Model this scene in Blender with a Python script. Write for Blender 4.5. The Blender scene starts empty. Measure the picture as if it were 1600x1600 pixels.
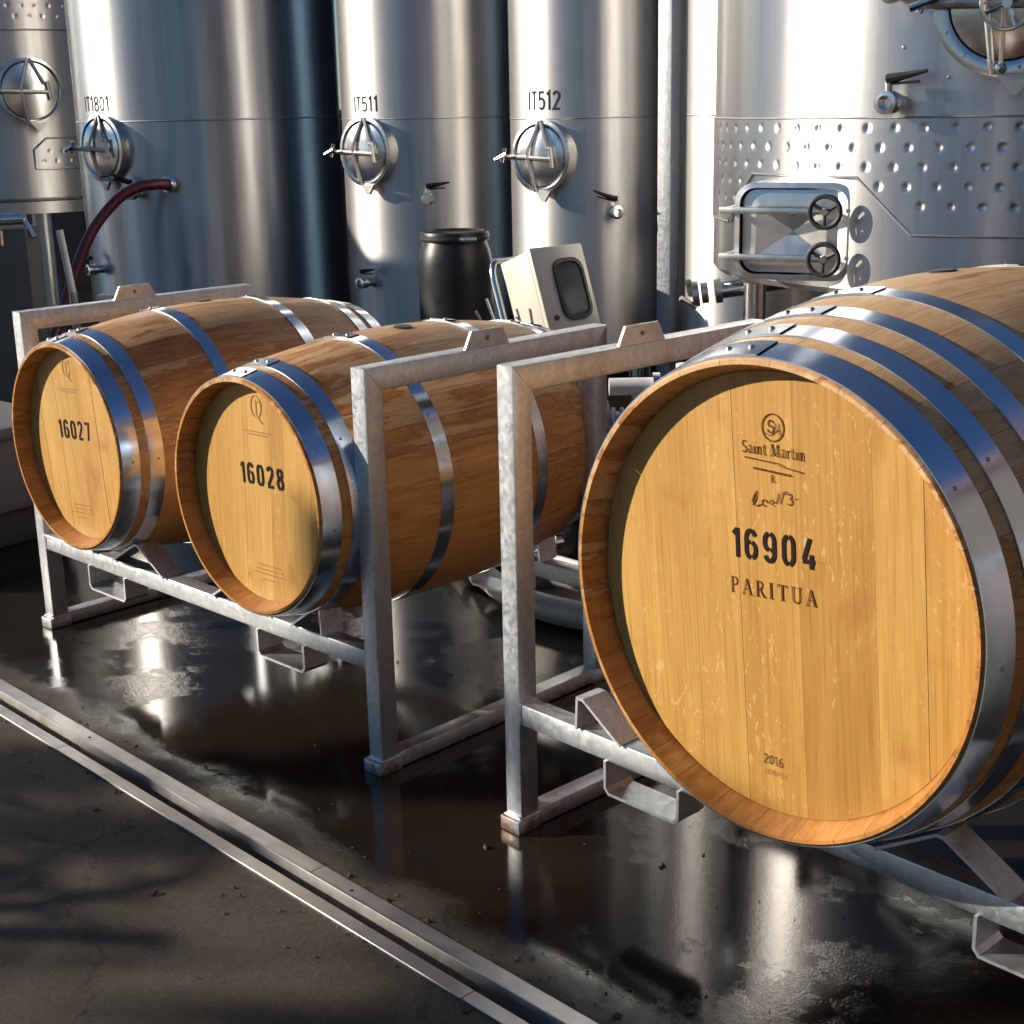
import bpy, bmesh, math, random
from mathutils import Vector, Matrix
R_ = math.radians
sc = bpy.context.scene
col = sc.collection
random.seed(7)

# ------------------------------------------------------------------ camera
F_PX, PITCH, ROLL, CAM_H = 2277.9, 0.2727, -0.0214, 1.5193
cam_d = bpy.data.cameras.new('camera'); cam = bpy.data.objects.new('camera', cam_d); col.objects.link(cam)
cp, sp, cr, sr = math.cos(PITCH), math.sin(PITCH), math.cos(ROLL), math.sin(ROLL)
fwd = Vector((0, cp, -sp)); up = Vector((0, sp, cp)); rt = Vector((1, 0, 0))
rt2 = cr*rt + sr*up; up2 = -sr*rt + cr*up
m = Matrix.Identity(4)
for i in range(3):
    m[i][0], m[i][1], m[i][2] = rt2[i], up2[i], -fwd[i]
m[2][3] = CAM_H
cam.matrix_world = m
cam_d.sensor_width = 36; cam_d.sensor_fit = 'HORIZONTAL'; cam_d.lens = F_PX/1600*36
cam_d.clip_start = 0.05; cam_d.clip_end = 2000
sc.camera = cam

# ------------------------------------------------------------------ light
SUN_AZ, SUN_EL = 94.0, 20.0          # degrees left of the -Y axis, elevation
sd = Vector((-math.sin(R_(SUN_AZ))*math.cos(R_(SUN_EL)), -math.cos(R_(SUN_AZ))*math.cos(R_(SUN_EL)), math.sin(R_(SUN_EL))))
w = bpy.data.worlds.new('World'); sc.world = w; w.use_nodes = True
nt = w.node_tree; nt.nodes.clear()
sky = nt.nodes.new('ShaderNodeTexSky'); sky.sky_type = 'NISHITA'; sky.sun_disc = False
sky.sun_elevation = R_(SUN_EL); sky.sun_rotation = math.atan2(sd.x, sd.y)
sky.altitude = 50; sky.air_density = 1.0; sky.dust_density = 0.0; sky.ozone_density = 6.0
bg = nt.nodes.new('ShaderNodeBackground'); bg.inputs[1].default_value = 0.06
wo = nt.nodes.new('ShaderNodeOutputWorld')
nt.links.new(sky.outputs[0], bg.inputs[0]); nt.links.new(bg.outputs[0], wo.inputs[0])
ld = bpy.data.lights.new('sun', 'SUN'); ld.energy = 5.0; ld.angle = R_(0.53); ld.color = (1.0, 0.90, 0.76)
sun = bpy.data.objects.new('sun', ld); col.objects.link(sun)
sun.rotation_euler = sd.to_track_quat('Z', 'Y').to_euler(); sun.location = sd*30
vs = sc.view_settings; vs.view_transform = 'Standard'; vs.look = 'None'; vs.exposure = 0.65; vs.gamma = 1; vs.use_curve_mapping = False
sc.cycles.max_bounces = 7; sc.cycles.glossy_bounces = 5; sc.cycles.diffuse_bounces = 3; sc.cycles.use_adaptive_sampling = True; sc.cycles.adaptive_threshold = 0.03
sc.cycles.sample_clamp_indirect = 6; sc.cycles.use_denoising = True; sc.cycles.blur_glossy = 0.3

# ------------------------------------------------------------------ material helpers
class NT:
    def __init__(s, name):
        s.m = bpy.data.materials.new(name); s.m.use_nodes = True
        s.t = s.m.node_tree; s.t.nodes.clear()
        s.out = s.n('OutputMaterial'); s.p = s.n('BsdfPrincipled'); s.l(s.p.outputs[0], s.out.inputs[0])
    def n(s, k): return s.t.nodes.new('ShaderNode'+k)
    def l(s, a, b): s.t.links.new(a, b)
    def put(s, sock, v):
        if hasattr(v, 'is_output') or hasattr(v, 'node'): s.l(v, sock)
        else: sock.default_value = v
    def set(s, **k):
        for a, v in k.items(): s.put(s.p.inputs[a.replace('_', ' ')], v if not (isinstance(v, tuple) and len(v) == 3) else (*v, 1))
    def pos(s): return s.n('NewGeometry').outputs['Position']
    def obj(s): return s.n('TexCoord').outputs['Object']
    def rnd(s): return s.n('ObjectInfo').outputs['Random']
    def mapv(s, v, scale=(1,1,1), loc=(0,0,0), rot=(0,0,0)):
        a = s.n('Mapping'); s.l(v, a.inputs[0]); s.put(a.inputs[1], loc); a.inputs[2].default_value = rot; a.inputs[3].default_value = scale
        return a.outputs[0]
    def noise(s, v, scale, detail=4, rough=.55, dist=0):
        a = s.n('TexNoise'); s.l(v, a.inputs['Vector']); a.inputs['Scale'].default_value = scale
        a.inputs['Detail'].default_value = detail; a.inputs['Roughness'].default_value = rough; a.inputs['Distortion'].default_value = dist
        return a.outputs['Fac']
    def voro(s, v, scale, out='Color', feature='F1'):
        a = s.n('TexVoronoi'); a.feature = feature; s.l(v, a.inputs['Vector']); a.inputs['Scale'].default_value = scale
        return a.outputs[out]
    def ramp(s, f, stops, interp='LINEAR'):
        a = s.n('ValToRGB'); s.l(f, a.inputs[0]); e = a.color_ramp.elements; a.color_ramp.interpolation = interp
        while len(e) < len(stops): e.new(.5)
        for x, (p, c) in zip(e, stops):
            x.position = p; x.color = (c, c, c, 1) if not isinstance(c, tuple) else (*c, 1)
        return a.outputs[0]
    def mix(s, f, a, b, mode='MIX'):
        x = s.n('Mix'); x.data_type = 'RGBA'; x.blend_type = mode
        s.put(x.inputs[0], f)
        for i, v in ((6, a), (7, b)): s.put(x.inputs[i], (*v, 1) if isinstance(v, tuple) and len(v) == 3 else v)
        return x.outputs[2]
    def math(s, op, a, b=0.0, c=None):
        x = s.n('Math'); x.operation = op; s.put(x.inputs[0], a); s.put(x.inputs[1], b)
        if c is not None: s.put(x.inputs[2], c)
        return x.outputs[0]
    def vadd(s, v, f, k=(10, 7, 3)):
        c = s.n('VectorMath'); c.operation = 'SCALE'; c.inputs[0].default_value = k; s.l(f, c.inputs['Scale'])
        a = s.n('VectorMath'); a.operation = 'ADD'; s.l(v, a.inputs[0]); s.l(c.outputs[0], a.inputs[1]); return a.outputs[0]
    def bump(s, h, strength=.2, dist=.01):
        b = s.n('Bump'); b.inputs['Strength'].default_value = strength; b.inputs['Distance'].default_value = dist
        s.l(h, b.inputs['Height']); s.l(b.outputs[0], s.p.inputs['Normal'])
        return b

def M_plain(name, c, rough=.5, metal=0.0, var=.15, scale=8, bump=0, spec=.5):
    a = NT(name); v = a.obj(); n = a.noise(v, scale, 5)
    dk = tuple(x*(1-var) for x in c); lt = tuple(min(1, x*(1+var)) for x in c)
    a.set(Base_Color=a.mix(n, dk, lt), Metallic=metal)
    r = a.math('MULTIPLY_ADD', a.noise(v, scale*2.3, 4), .24, rough-.12); a.set(Roughness=r, Specular_IOR_Level=spec)
    if bump: a.bump(a.noise(v, scale*6, 4), bump, .004)
    return a.m

def M_head():
    a = NT('oak_head'); o = a.vadd(a.obj(), a.rnd(), (3.1, 0, 5.7))
    g = a.noise(a.mapv(o, (60, 1, 1.6)), 3.0, 6, .6, .3)
    g2 = a.noise(a.mapv(o, (300, 1, 4)), 3.0, 3, .6)
    big = a.noise(a.mapv(o, (7, 1, 1.2)), 1.6, 3, .55)
    c = a.ramp(g, [(.25, (.31, .160, .028)), (.5, (.485, .275, .070)), (.78, (.60, .37, .112))])
    c = a.mix(a.ramp(g2, [(.35, .0), (.65, .55)]), c, (.58, .36, .105))
    c = a.mix(a.ramp(big, [(.35, .45), (.65, .0)]), c, (.33, .165, .030))
    tint = a.ramp(a.rnd(), [(0, (.68, .58, .44)), (.3, (1, 1, 1)), (.55, (.80, .70, .55)), (.8, (1.0, 1.0, 1.0)), (1, (.74, .62, .46))])
    c = a.mix(.85, c, tint, 'MULTIPLY')
    # medullary flecks, two sizes, in zones
    zone = a.ramp(a.noise(a.mapv(o, (6, 1, 1.8)), 1.5, 2), [(.46, 0.0), (.60, 1.0)])
    f1 = a.ramp(a.noise(a.mapv(o, (34, 1, 13)), 1.0, 3, .6, 2.4), [(.62, 0.0), (.65, 1.0)])
    f2 = a.ramp(a.noise(a.mapv(o, (95, 1, 30)), 1.0, 2, .6, 1.8), [(.66, 0.0), (.70, .8)])
    fk = a.math('MAXIMUM', a.math('MULTIPLY', f1, a.math('MULTIPLY', zone, .6)), a.math('MULTIPLY', f2, a.math('MULTIPLY_ADD', zone, .8, .2)))
    c = a.mix(a.math('MULTIPLY', fk, .50), c, (.74, .54, .24))
    st = a.ramp(a.noise(a.mapv(o, (6, 1, 5)), 1.3, 3, .6), [(.60, 0.0), (.74, .60)])
    c = a.mix(st, c, (.27, .105, .016))
    a.set(Base_Color=c, Roughness=a.math('MULTIPLY_ADD', fk, -.12, a.math('MULTIPLY_ADD', g, .25, .36)), Specular_IOR_Level=.35)
    a.bump(a.mix(.5, g, g2), .14, .002)
    return a.m

def M_stave(dry):
    a = NT('oak_stave'); o = a.vadd(a.obj(), a.rnd(), (0, 4.3, 2.9)); p = a.pos()
    g = a.noise(a.mapv(o, (28, 1.2, 28)), 2.2, 6, .60, .25)
    g2 = a.noise(a.mapv(o, (120, 4, 120)), 2.0, 3)
    wet = a.ramp(g, [(.2, (.30, .120, .030)), (.5, (.50, .228, .060)), (.8, (.63, .33, .105))])
    dryc = a.ramp(g, [(.2, (.46, .275, .125)), (.55, (.60, .40, .21)), (.85, (.69, .51, .31))])
    f1 = a.noise(a.mapv(o, (17, 1.3, 17)), 1.6, 5, .60, .35)
    f2 = a.noise(p, 3.4, 4, .6)
    f3 = a.noise(a.mapv(o, (60, 9, 60)), 1.6, 3, .6)
    z = a.n('SeparateXYZ'); a.l(p, z.inputs[0])
    # the upper side has drained and dried in pale patches
    top = a.math('MULTIPLY_ADD', z.outputs[2], .42, -.34)
    pers = a.math('MULTIPLY_ADD', a.rnd(), .10, -.05)
    f = a.math('ADD', a.math('ADD', a.math('MULTIPLY_ADD', f1, .55, a.math('MULTIPLY', f2, .42)), a.math('MULTIPLY_ADD', f3, .14, -.07)), a.math('ADD', top, pers))
    dm = a.ramp(f, [(dry-.02, 0.0), (dry+.05, .85)])
    edge = a.ramp(f, [(dry-.06, 0.0), (dry-.015, .55), (dry+.02, 0.0)])
    c = a.mix(dm, wet, dryc)
    c = a.mix(edge, c, (.20, .075, .02))
    c = a.mix(a.math('MULTIPLY', a.ramp(g2, [(.4, 0.0), (.7, .5)]), .6), c, (.24, .10, .03))
    tint = a.ramp(a.rnd(), [(0, (.78, .72, .66)), (.4, (1, 1, 1)), (.7, (.88, .80, .72)), (1, (1.0, .92, .84))])
    c = a.mix(.75, c, tint, 'MULTIPLY')
    a.set(Base_Color=c, Roughness=a.math('MULTIPLY_ADD', dm, .24, .38), Specular_IOR_Level=.32)
    a.bump(a.mix(.4, g, g2), .20, .003)
    return a.m

def M_galv(rs=.66, name='galvanized_steel'):
    a = NT(name); o = a.obj()
    oo = a.vadd(o, a.rnd(), (2, 3, 5))
    v = a.voro(oo, 95); s = a.n('SeparateColor'); a.l(v, s.inputs[0])
    n = a.noise(oo, 9, 5); st = a.noise(a.mapv(oo, (1, 1, .25)), 26, 4, .6, .6)
    c = a.mix(s.outputs[0], (.46, .49, .52), (.58, .61, .63))
    c = a.mix(a.ramp(n, [(.35, 0.0), (.8, .25)]), c, (.66, .68, .69))
    c = a.mix(a.ramp(st, [(.52, 0.0), (.8, .8)]), c, (.36, .38, .39))
    rust = a.ramp(a.noise(oo, 5.5, 6, .7), [(rs, 0.0), (rs+.10, .75)])
    c = a.mix(rust, c, (.27, .13, .06))
    a.set(Base_Color=c, Metallic=.88, Roughness=a.math('MULTIPLY_ADD', s.outputs[1], .14, .38))
    a.bump(a.mix(.5, s.outputs[2], n), .05, .002)
    return a.m

def M_hoop():
    a = NT('hoop_steel'); o = a.vadd(a.obj(), a.rnd(), (2, 3, 5))
    n = a.noise(o, 14, 5); n2 = a.noise(o, 70, 3)
    c = a.mix(n, (.56, .64, .74), (.70, .76, .83))  # base tinted blue to strengthen the reflected sky
    drops = a.ramp(a.noise(o, 45, 3, .6, .5), [(.66, 0.0), (.72, .35)])
    c = a.mix(drops, c, (.80, .82, .84))
    sc_ = a.noise(a.mapv(o, (1, 60, 1)), 7, 3, .6); wear = a.ramp(a.noise(o, 5.5, 5, .65), [(.45, 0.0), (.75, 1.0)])
    c = a.mix(a.ramp(sc_, [(.55, 0.0), (.75, .45)]), c, (.42, .46, .52))
    spot = a.ramp(a.noise(o, 34, 4, .7), [(.70, 0.0), (.76, .5)]); c = a.mix(spot, c, (.26, .20, .16))
    a.set(Base_Color=c, Metallic=.95, Roughness=a.math('MULTIPLY_ADD', wear, .20, a.math('MULTIPLY_ADD', n, .12, .09)))
    a.bump(a.mix(.5, n2, n), .03, .003)
    return a.m

def M_tank(name, c=(.60, .59, .575), rough=.46, an=.60):
    a = NT(name); o = a.obj()
    tg = a.n('CombineXYZ'); tg.inputs[2].default_value = 1.0      # brushed round the tank: light spreads up and down
    br = a.noise(a.mapv(o, (1.5, 1.5, 90)), 4, 3, .6)         # fine round-the-tank brushing
    vt = a.noise(a.mapv(o, (7, 7, .35)), 2.0, 4, .6)          # faint vertical water streaks
    bl = a.noise(o, 3.0, 4)
    dr_ = a.noise(a.mapv(o, (26, 26, .5)), 1.6, 4, .65)       # thin runs
    cc = a.mix(a.ramp(vt, [(.35, 0.0), (.75, .75)]), c, tuple(x*.74 for x in c))
    cc = a.mix(a.ramp(dr_, [(.56, 0.0), (.74, .5)]), cc, tuple(x*.66 for x in c))
    cc = a.mix(a.ramp(bl, [(.45, 0.0), (.8, .35)]), cc, (.68, .67, .65))
    a.set(Base_Color=cc, Metallic=1.0, Anisotropic=an)
    a.set(Roughness=a.math('MULTIPLY_ADD', vt, .14, a.math('MULTIPLY_ADD', br, .06, rough-.10)))
    a.l(tg.outputs[0], a.p.inputs['Tangent'])
    a.bump(a.mix(.35, bl, vt), .035, .02)
    return a.m

def M_floor():
    a = NT('wet_concrete'); p = a.pos()
    dot = a.n('VectorMath'); dot.operation = 'DOT_PRODUCT'; a.l(p, dot.inputs[0]); dot.inputs[1].default_value = (-.7235, -.69, 0)
    side = a.math('SUBTRACT', dot.outputs['Value'], DR_C)     # <0 beyond the drain, >0 on the camera's side
    big = a.noise(p, 1.1, 5, .6, .4); mid = a.noise(p, 4.5, 6, .66, .3); fine = a.noise(p, 60, 4, .7); gr = a.noise(p, 190, 3, .7)
    wetside = a.ramp(a.math('MULTIPLY_ADD', side, -2.2, a.math('MULTIPLY_ADD', mid, .5, .15)), [(.42, 0.0), (.62, 1.0)])
    pud = a.ramp(a.math('ADD', a.math('MULTIPLY_ADD', mid, .45, a.math('MULTIPLY', big, .75)), a.math('MULTIPLY_ADD', gr, .14, -.07)), [(.33, 0.0), (.56, 1.0)])
    dry = a.mix(mid, (.046, .039, .028), (.098, .082, .056))
    ck = a.n('TexVoronoi'); ck.feature = 'DISTANCE_TO_EDGE'; ck.inputs['Scale'].default_value = .85
    wv = a.vadd(p, a.noise(p, 6, 4, .7), (.16, .13, 0)); a.l(wv, ck.inputs['Vector'])
    dry = a.mix(a.ramp(ck.outputs['Distance'], [(.0, .7), (.006, 0.0)]), dry, (.02, .016, .012))
    dry = a.mix(a.ramp(a.noise(p, 2.3, 5, .7, .6), [(.52, 0.0), (.70, .55)]), dry, (.040, .033, .024))
    dry = a.mix(a.ramp(fine, [(.35, .0), (.72, .7)]), dry, (.052, .042, .032))
    agg = a.voro(p, 210); ag = a.n('SeparateColor'); a.l(agg, ag.inputs[0])
    dry = a.mix(a.ramp(ag.outputs[0], [(.80, 0.0), (.95, .28)]), dry, (.15, .125, .10))
    dry = a.mix(a.ramp(ag.outputs[1], [(.80, 0.0), (.95, .35)]), dry, (.035, .028, .022))
    wet = a.mix(big, (.009, .0075, .0065), (.022, .016, .0115))
    wet = a.mix(a.ramp(ag.outputs[0], [(.7, 0.0), (.95, .35)]), wet, (.030, .024, .019))
    c = a.mix(wetside, dry, wet)
    spk = a.ramp(a.voro(p, 26, 'Distance'), [(.05, 1.0), (.10, 0.0)])
    c = a.mix(a.math('MULTIPLY', spk, .6), c, (.014, .011, .009))
    film = a.math('MULTIPLY', wetside, pud)
    r = a.mix(wetside, (.66, .66, .66), (.23, .23, .23)); r = a.mix(film, r, a.mix(fine, (.05, .05, .05), (.13, .13, .13)))
    a.set(Base_Color=c, Roughness=r, Specular_IOR_Level=a.math('MULTIPLY_ADD', film, .04, .21))
    h = a.mix(.55, fine, gr)
    amp = a.math('MULTIPLY_ADD', film, -.93, 1.0)
    hh = a.math('ADD', a.math('MULTIPLY', h, amp), a.math('MULTIPLY', mid, .14))
    a.bump(hh, .26, .006)
    return a.m

def M_leaf():
    a = NT('leaf'); c = a.ramp(a.rnd(), [(0, (.03, .055, .018)), (1, (.06, .09, .03))])
    n = a.noise(a.obj(), 3, 3); a.set(Base_Color=a.mix(n, (.03, .055, .018), (.08, .11, .035)), Roughness=.5)
    return a.m

DR_A = Vector((-1.441, 3.806, 0)); DR_E = Vector((.6905, -.7233, 0)).normalized(); DR_N = Vector((-.7233, -.6905, 0)).normalized()
DR_C = DR_A.x*-.7235 + DR_A.y*-.69

MAT = dict(head=M_head(), stave=M_stave(.515), stave_p=M_stave(.500), galv=M_galv(), galv_r=M_galv(.50, 'rusting_galvanized_steel'), hoop=M_hoop(),
    tank=M_tank('brushed_stainless'), tank_w=M_tank('bright_brushed_stainless', (.58, .575, .57), .36, .74), tank_r=M_tank('brushed_stainless_pale', (.63, .625, .62), .36, .74), floor=M_floor(),
    steel=M_plain('polished_stainless', (.66, .65, .63), .22, 1.0, .08, 6), satin=M_plain('satin_stainless', (.68, .67, .65), .33, 1.0, .06, 6), steel_d=M_plain('dull_stainless', (.45, .44, .42), .38, 1.0, .15, 9),
    ink=M_plain('black_ink', (.014, .008, .009), .75, 0, .3, 60, 0, .12), burn=M_plain('burnt_brand', (.10, .036, .008), .75, 0, .3, 80, 0, .15),
    burn2=M_plain('faint_brand', (.33, .15, .03), .6, 0, .2, 80), paint=M_plain('dark_lettering', (.03, .03, .034), .7, 0, .2, 20, 0, .1),
    black=M_plain('black_plastic', (.010, .010, .011), .40, 0, .2, 10, 0, .35), rubber=M_plain('black_rubber', (.02, .02, .02), .55, 0, .2, 20),
    beige=M_plain('beige_enamel', (.56, .53, .44), .38, 0, .06, 5), glass=M_plain('smoked_window', (.05, .055, .06), .14, 0, .1, 5),
    redhose=M_plain('dark_red_hose', (.10, .012, .018), .42, 0, .2, 12), grey_hose=M_plain('grey_hose', (.30, .29, .26), .5, 0, .2, 12),
    white=M_plain('white_plastic', (.72, .70, .66), .4, 0, .08, 8), navy=M_plain('navy_enamel', (.02, .03, .06), .4, 0, .2, 8),
    bin=M_plain('grey_bin_plastic', (.13, .13, .13), .5, 0, .1, 5), conc=M_plain('concrete', (.10, .098, .09), .8, 0, .2, 6, .3),
    rust=M_plain('rusty_steel', (.26, .15, .09), .6, .3, .35, 14, .1), plate=M_plain('drain_steel', (.47, .46, .44), .38, .85, .38, 14, .05),
    dark=M_plain('dark_slot', (.012, .011, .010), .7, 0, .2, 10), cream=M_plain('cream_wall', (.10, .085, .075), .8, 0, .08, 2),
    shed=M_plain('dark_cladding', (.07, .075, .08), .6, 0, .1, 2), roof=M_plain('roof_sheet', (.20, .10, .08), .5, .2, .1, 2),
    bark=M_plain('bark', (.08, .06, .045), .9, 0, .3, 12, .4), leaf=M_leaf(), pit=M_plain('backing_dark', (.03, .03, .032), .7, 0, .2, 3))

# ------------------------------------------------------------------ mesh helpers
class B:
    """collects geometry for ONE mesh object"""
    def __init__(s): s.bm = bmesh.new()
    def box(s, lo, hi, mat=None, bev=0.0, seg=2):
        lo, hi = Vector(lo), Vector(hi); g = bmesh.ops.create_cube(s.bm, size=1)
        vs_ = g['verts']
        for v in vs_: v.co = Vector(((lo[i]+hi[i])/2 + v.co[i]*(hi[i]-lo[i]) for i in range(3)))
        if bev:
            es = list({e for v in vs_ for e in v.link_edges})
            r = bmesh.ops.bevel(s.bm, geom=es, offset=bev, segments=seg, affect='EDGES', profile=.5)
            vs_ = list({v for f in r['faces'] for v in f.verts} | {v for v in vs_ if v.is_valid})
        if mat is not None: bmesh.ops.transform(s.bm, matrix=mat, verts=vs_)
        return s
    def tube(s, pts, r, seg=10, cap=True, closed=False):
        pts = [Vector(p) for p in pts]; n = len(pts); rs = r if isinstance(r, (list, tuple)) else [r]*n
        rings = []; ref = None
        for i, p in enumerate(pts):
            a = pts[i-1] if (i or closed) else p; b = pts[(i+1) % n] if (i < n-1 or closed) else p
            d = (b-a).normalized()
            if ref is None: ref = d.orthogonal().normalized()
            ref = (ref - d*ref.dot(d)).normalized(); q = d.cross(ref)
            rings.append([s.bm.verts.new(p + (ref*math.cos(2*math.pi*k/seg) + q*math.sin(2*math.pi*k/seg))*rs[i]) for k in range(seg)])
        for i in range(n if closed else n-1):
            A, C = rings[i], rings[(i+1) % n]
            for k in range(seg): s.bm.faces.new((A[k], A[(k+1) % seg], C[(k+1) % seg], C[k]))
        if cap and not closed: s.bm.faces.new(rings[0][::-1]); s.bm.faces.new(rings[-1])
        return s
    def lathe(s, prof, seg=48, mat=None, a0=0.0, a1=2*math.pi, closed_prof=False):
        """profile of (r, h) spun round local Z"""
        full = abs(a1-a0-2*math.pi) < 1e-6; n = seg if full else seg+1; rings = []; vs_ = []
        for k in range(n):
            a = a0+(a1-a0)*k/seg
            ring = [s.bm.verts.new((r*math.cos(a), r*math.sin(a), h)) for r, h in prof]; rings.append(ring); vs_ += ring
        m_ = len(prof)
        for k in range(seg):
            A, C = rings[k], rings[(k+1) % n]
            for i in range(m_ if closed_prof else m_-1):
                j = (i+1) % m_
                q = [A[i], C[i], C[j], A[j]]
                try: s.bm.faces.new(q)
                except ValueError: pass
        if mat is not None: bmesh.ops.transform(s.bm, matrix=mat, verts=vs_)
        return s
    def prism(s, poly, d0, d1, mat=None):
        """polygon in local XZ, extruded along local Y from d0 to d1"""
        a = [s.bm.verts.new((x, d0, z)) for x, z in poly]; b = [s.bm.verts.new((x, d1, z)) for x, z in poly]
        s.bm.faces.new(a); s.bm.faces.new(b[::-1]); n = len(poly)
        for i in range(n): s.bm.faces.new((a[i], b[i], b[(i+1) % n], a[(i+1) % n]))
        if mat is not None: bmesh.ops.transform(s.bm, matrix=mat, verts=a+b)
        return s
    def quad(s, *p):
        s.bm.faces.new([s.bm.verts.new(q) for q in p]); return s
    def mesh(s, name, mat, smooth=35, weld=True):
        if weld: bmesh.ops.remove_doubles(s.bm, verts=s.bm.verts, dist=1e-6)
        bmesh.ops.recalc_face_normals(s.bm, faces=s.bm.faces)
        me = bpy.data.meshes.new(name); s.bm.to_mesh(me); s.bm.free()
        me.materials.append(MAT[mat] if isinstance(mat, str) else mat)
        if smooth:
            me.polygons.foreach_set('use_smooth', [True]*len(me.polygons)); me.set_sharp_from_angle(angle=R_(smooth))
        return me
    def build(s, name, mat, parent=None, smooth=35, loc=None, rot=None, weld=True):
        return put(name, s.mesh(name, mat, smooth, weld), parent, loc, rot)

def put(name, me, parent=None, loc=None, rot=None):
    o = bpy.data.objects.new(name, me); col.objects.link(o)
    if parent is not None: o.parent = parent
    if loc is not None: o.location = loc
    if rot is not None: o.rotation_euler = rot
    return o
def tag(o, label=None, cat=None, group=None, kind=None):
    for k, v in (('label', label), ('category', cat), ('group', group), ('kind', kind)):
        if v: o[k] = v
    return o
def thing(name, label, cat, loc=(0, 0, 0), rotz=0.0, group=None):
    o = bpy.data.objects.new(name, None); col.objects.link(o); o.location = loc; o.rotation_euler = (0, 0, rotz); o.empty_display_size = .2
    return tag(o, label, cat, group)
def frame(o, x, y, z):
    m_ = Matrix.Identity(4)
    for i in range(3): m_[i][0], m_[i][1], m_[i][2], m_[i][3] = x[i], y[i], z[i], o[i]
    return m_
def arc(cx, cy, rx, ry, a0, a1, n=10):
    return [(cx+rx*math.cos(R_(a0+(a1-a0)*i/n)), cy+ry*math.sin(R_(a0+(a1-a0)*i/n))) for i in range(n+1)]
def rrect(w_, h_, r, n=5):
    p = []
    for cx, cy, a in ((w_/2-r, h_/2-r, 0), (-w_/2+r, h_/2-r, 90), (-w_/2+r, -h_/2+r, 180), (w_/2-r, -h_/2+r, 270)): p += arc(cx, cy, r, r, a, a+90, n)
    return p

# ------------------------------------------------------------------ lettering (drawn as strokes in a unit-high box)
def st0(): return [arc(.30, .70, .22, .26, 100, 180, 6)+arc(.30, .30, .22, .26, 180, 260, 6), arc(.30, .30, .22, .26, 280, 360, 6)+arc(.30, .70, .22, .26, 0, 80, 6)]
STENCIL = {  # advance, strokes
 '1': (.50, [[(.10, .78), (.30, .96)], [(.30, 1.0), (.30, 0)]]),
 '6': (.74, [arc(.30, .70, .22, .26, 20, 180, 8)+arc(.30, .30, .22, .26, 180, 258, 5), arc(.30, .30, .22, .26, 285, 360, 5)+arc(.30, .34, .22, .24, 0, 75, 5), [(.20, .57), (.27, .59)]]),
 '0': (.74, st0()),
 '2': (.74, [arc(.30, .74, .22, .22, 170, -30, 9)+[(.10, .10)], [(.06, .05), (.56, .05)]]),
 '7': (.70, [[(.06, .93), (.34, .93)], [(.42, .93), (.52, .93), (.30, .0)]]),
 '8': (.74, [arc(.30, .75, .19, .21, 100, 260, 8), arc(.30, .75, .19, .21, -80, 80, 8), arc(.30, .27, .22, .24, 100, 260, 8), arc(.30, .27, .22, .24, -80, 80, 8)]),
 '9': (.74, [arc(.30, .70, .22, .26, 0, 78, 5), arc(.30, .70, .22, .26, 102, 180, 5)+arc(.30, .64, .22, .24, 180, 255, 5), [(.52, .72), (.52, .32)]+arc(.30, .30, .22, .26, 0, -160, 8), [(.33, .40), (.40, .42)]]),
 '4': (.74, [[(.40, 1.0), (.10, .28)], [(.06, .24), (.60, .24)], [(.46, .48), (.46, 0)]]),
}
SANS = {
 'I': (.22, [[(.08, 0), (.08, 1)]]), 'T': (.52, [[(.0, .96), (.46, .96)], [(.23, .96), (.23, 0)]]),
 '5': (.56, [[(.44, .95), (.10, .95), (.08, .56)]+arc(.24, .33, .22, .28, 110, -140, 10)]),
 '1': (.40, [[(.04, .82), (.22, .98), (.22, 0)]]), '2': (.56, [arc(.25, .74, .20, .22, 165, -30, 9)+[(.05, .05), (.48, .05)]]),
 '8': (.56, [arc(.25, .75, .18, .21, 90, 450, 16), arc(.25, .27, .21, .25, 90, 450, 16)]),
 '0': (.56, [arc(.25, .5, .21, .46, 90, 450, 20)]),
}
TH, TN = .125, .06
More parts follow.
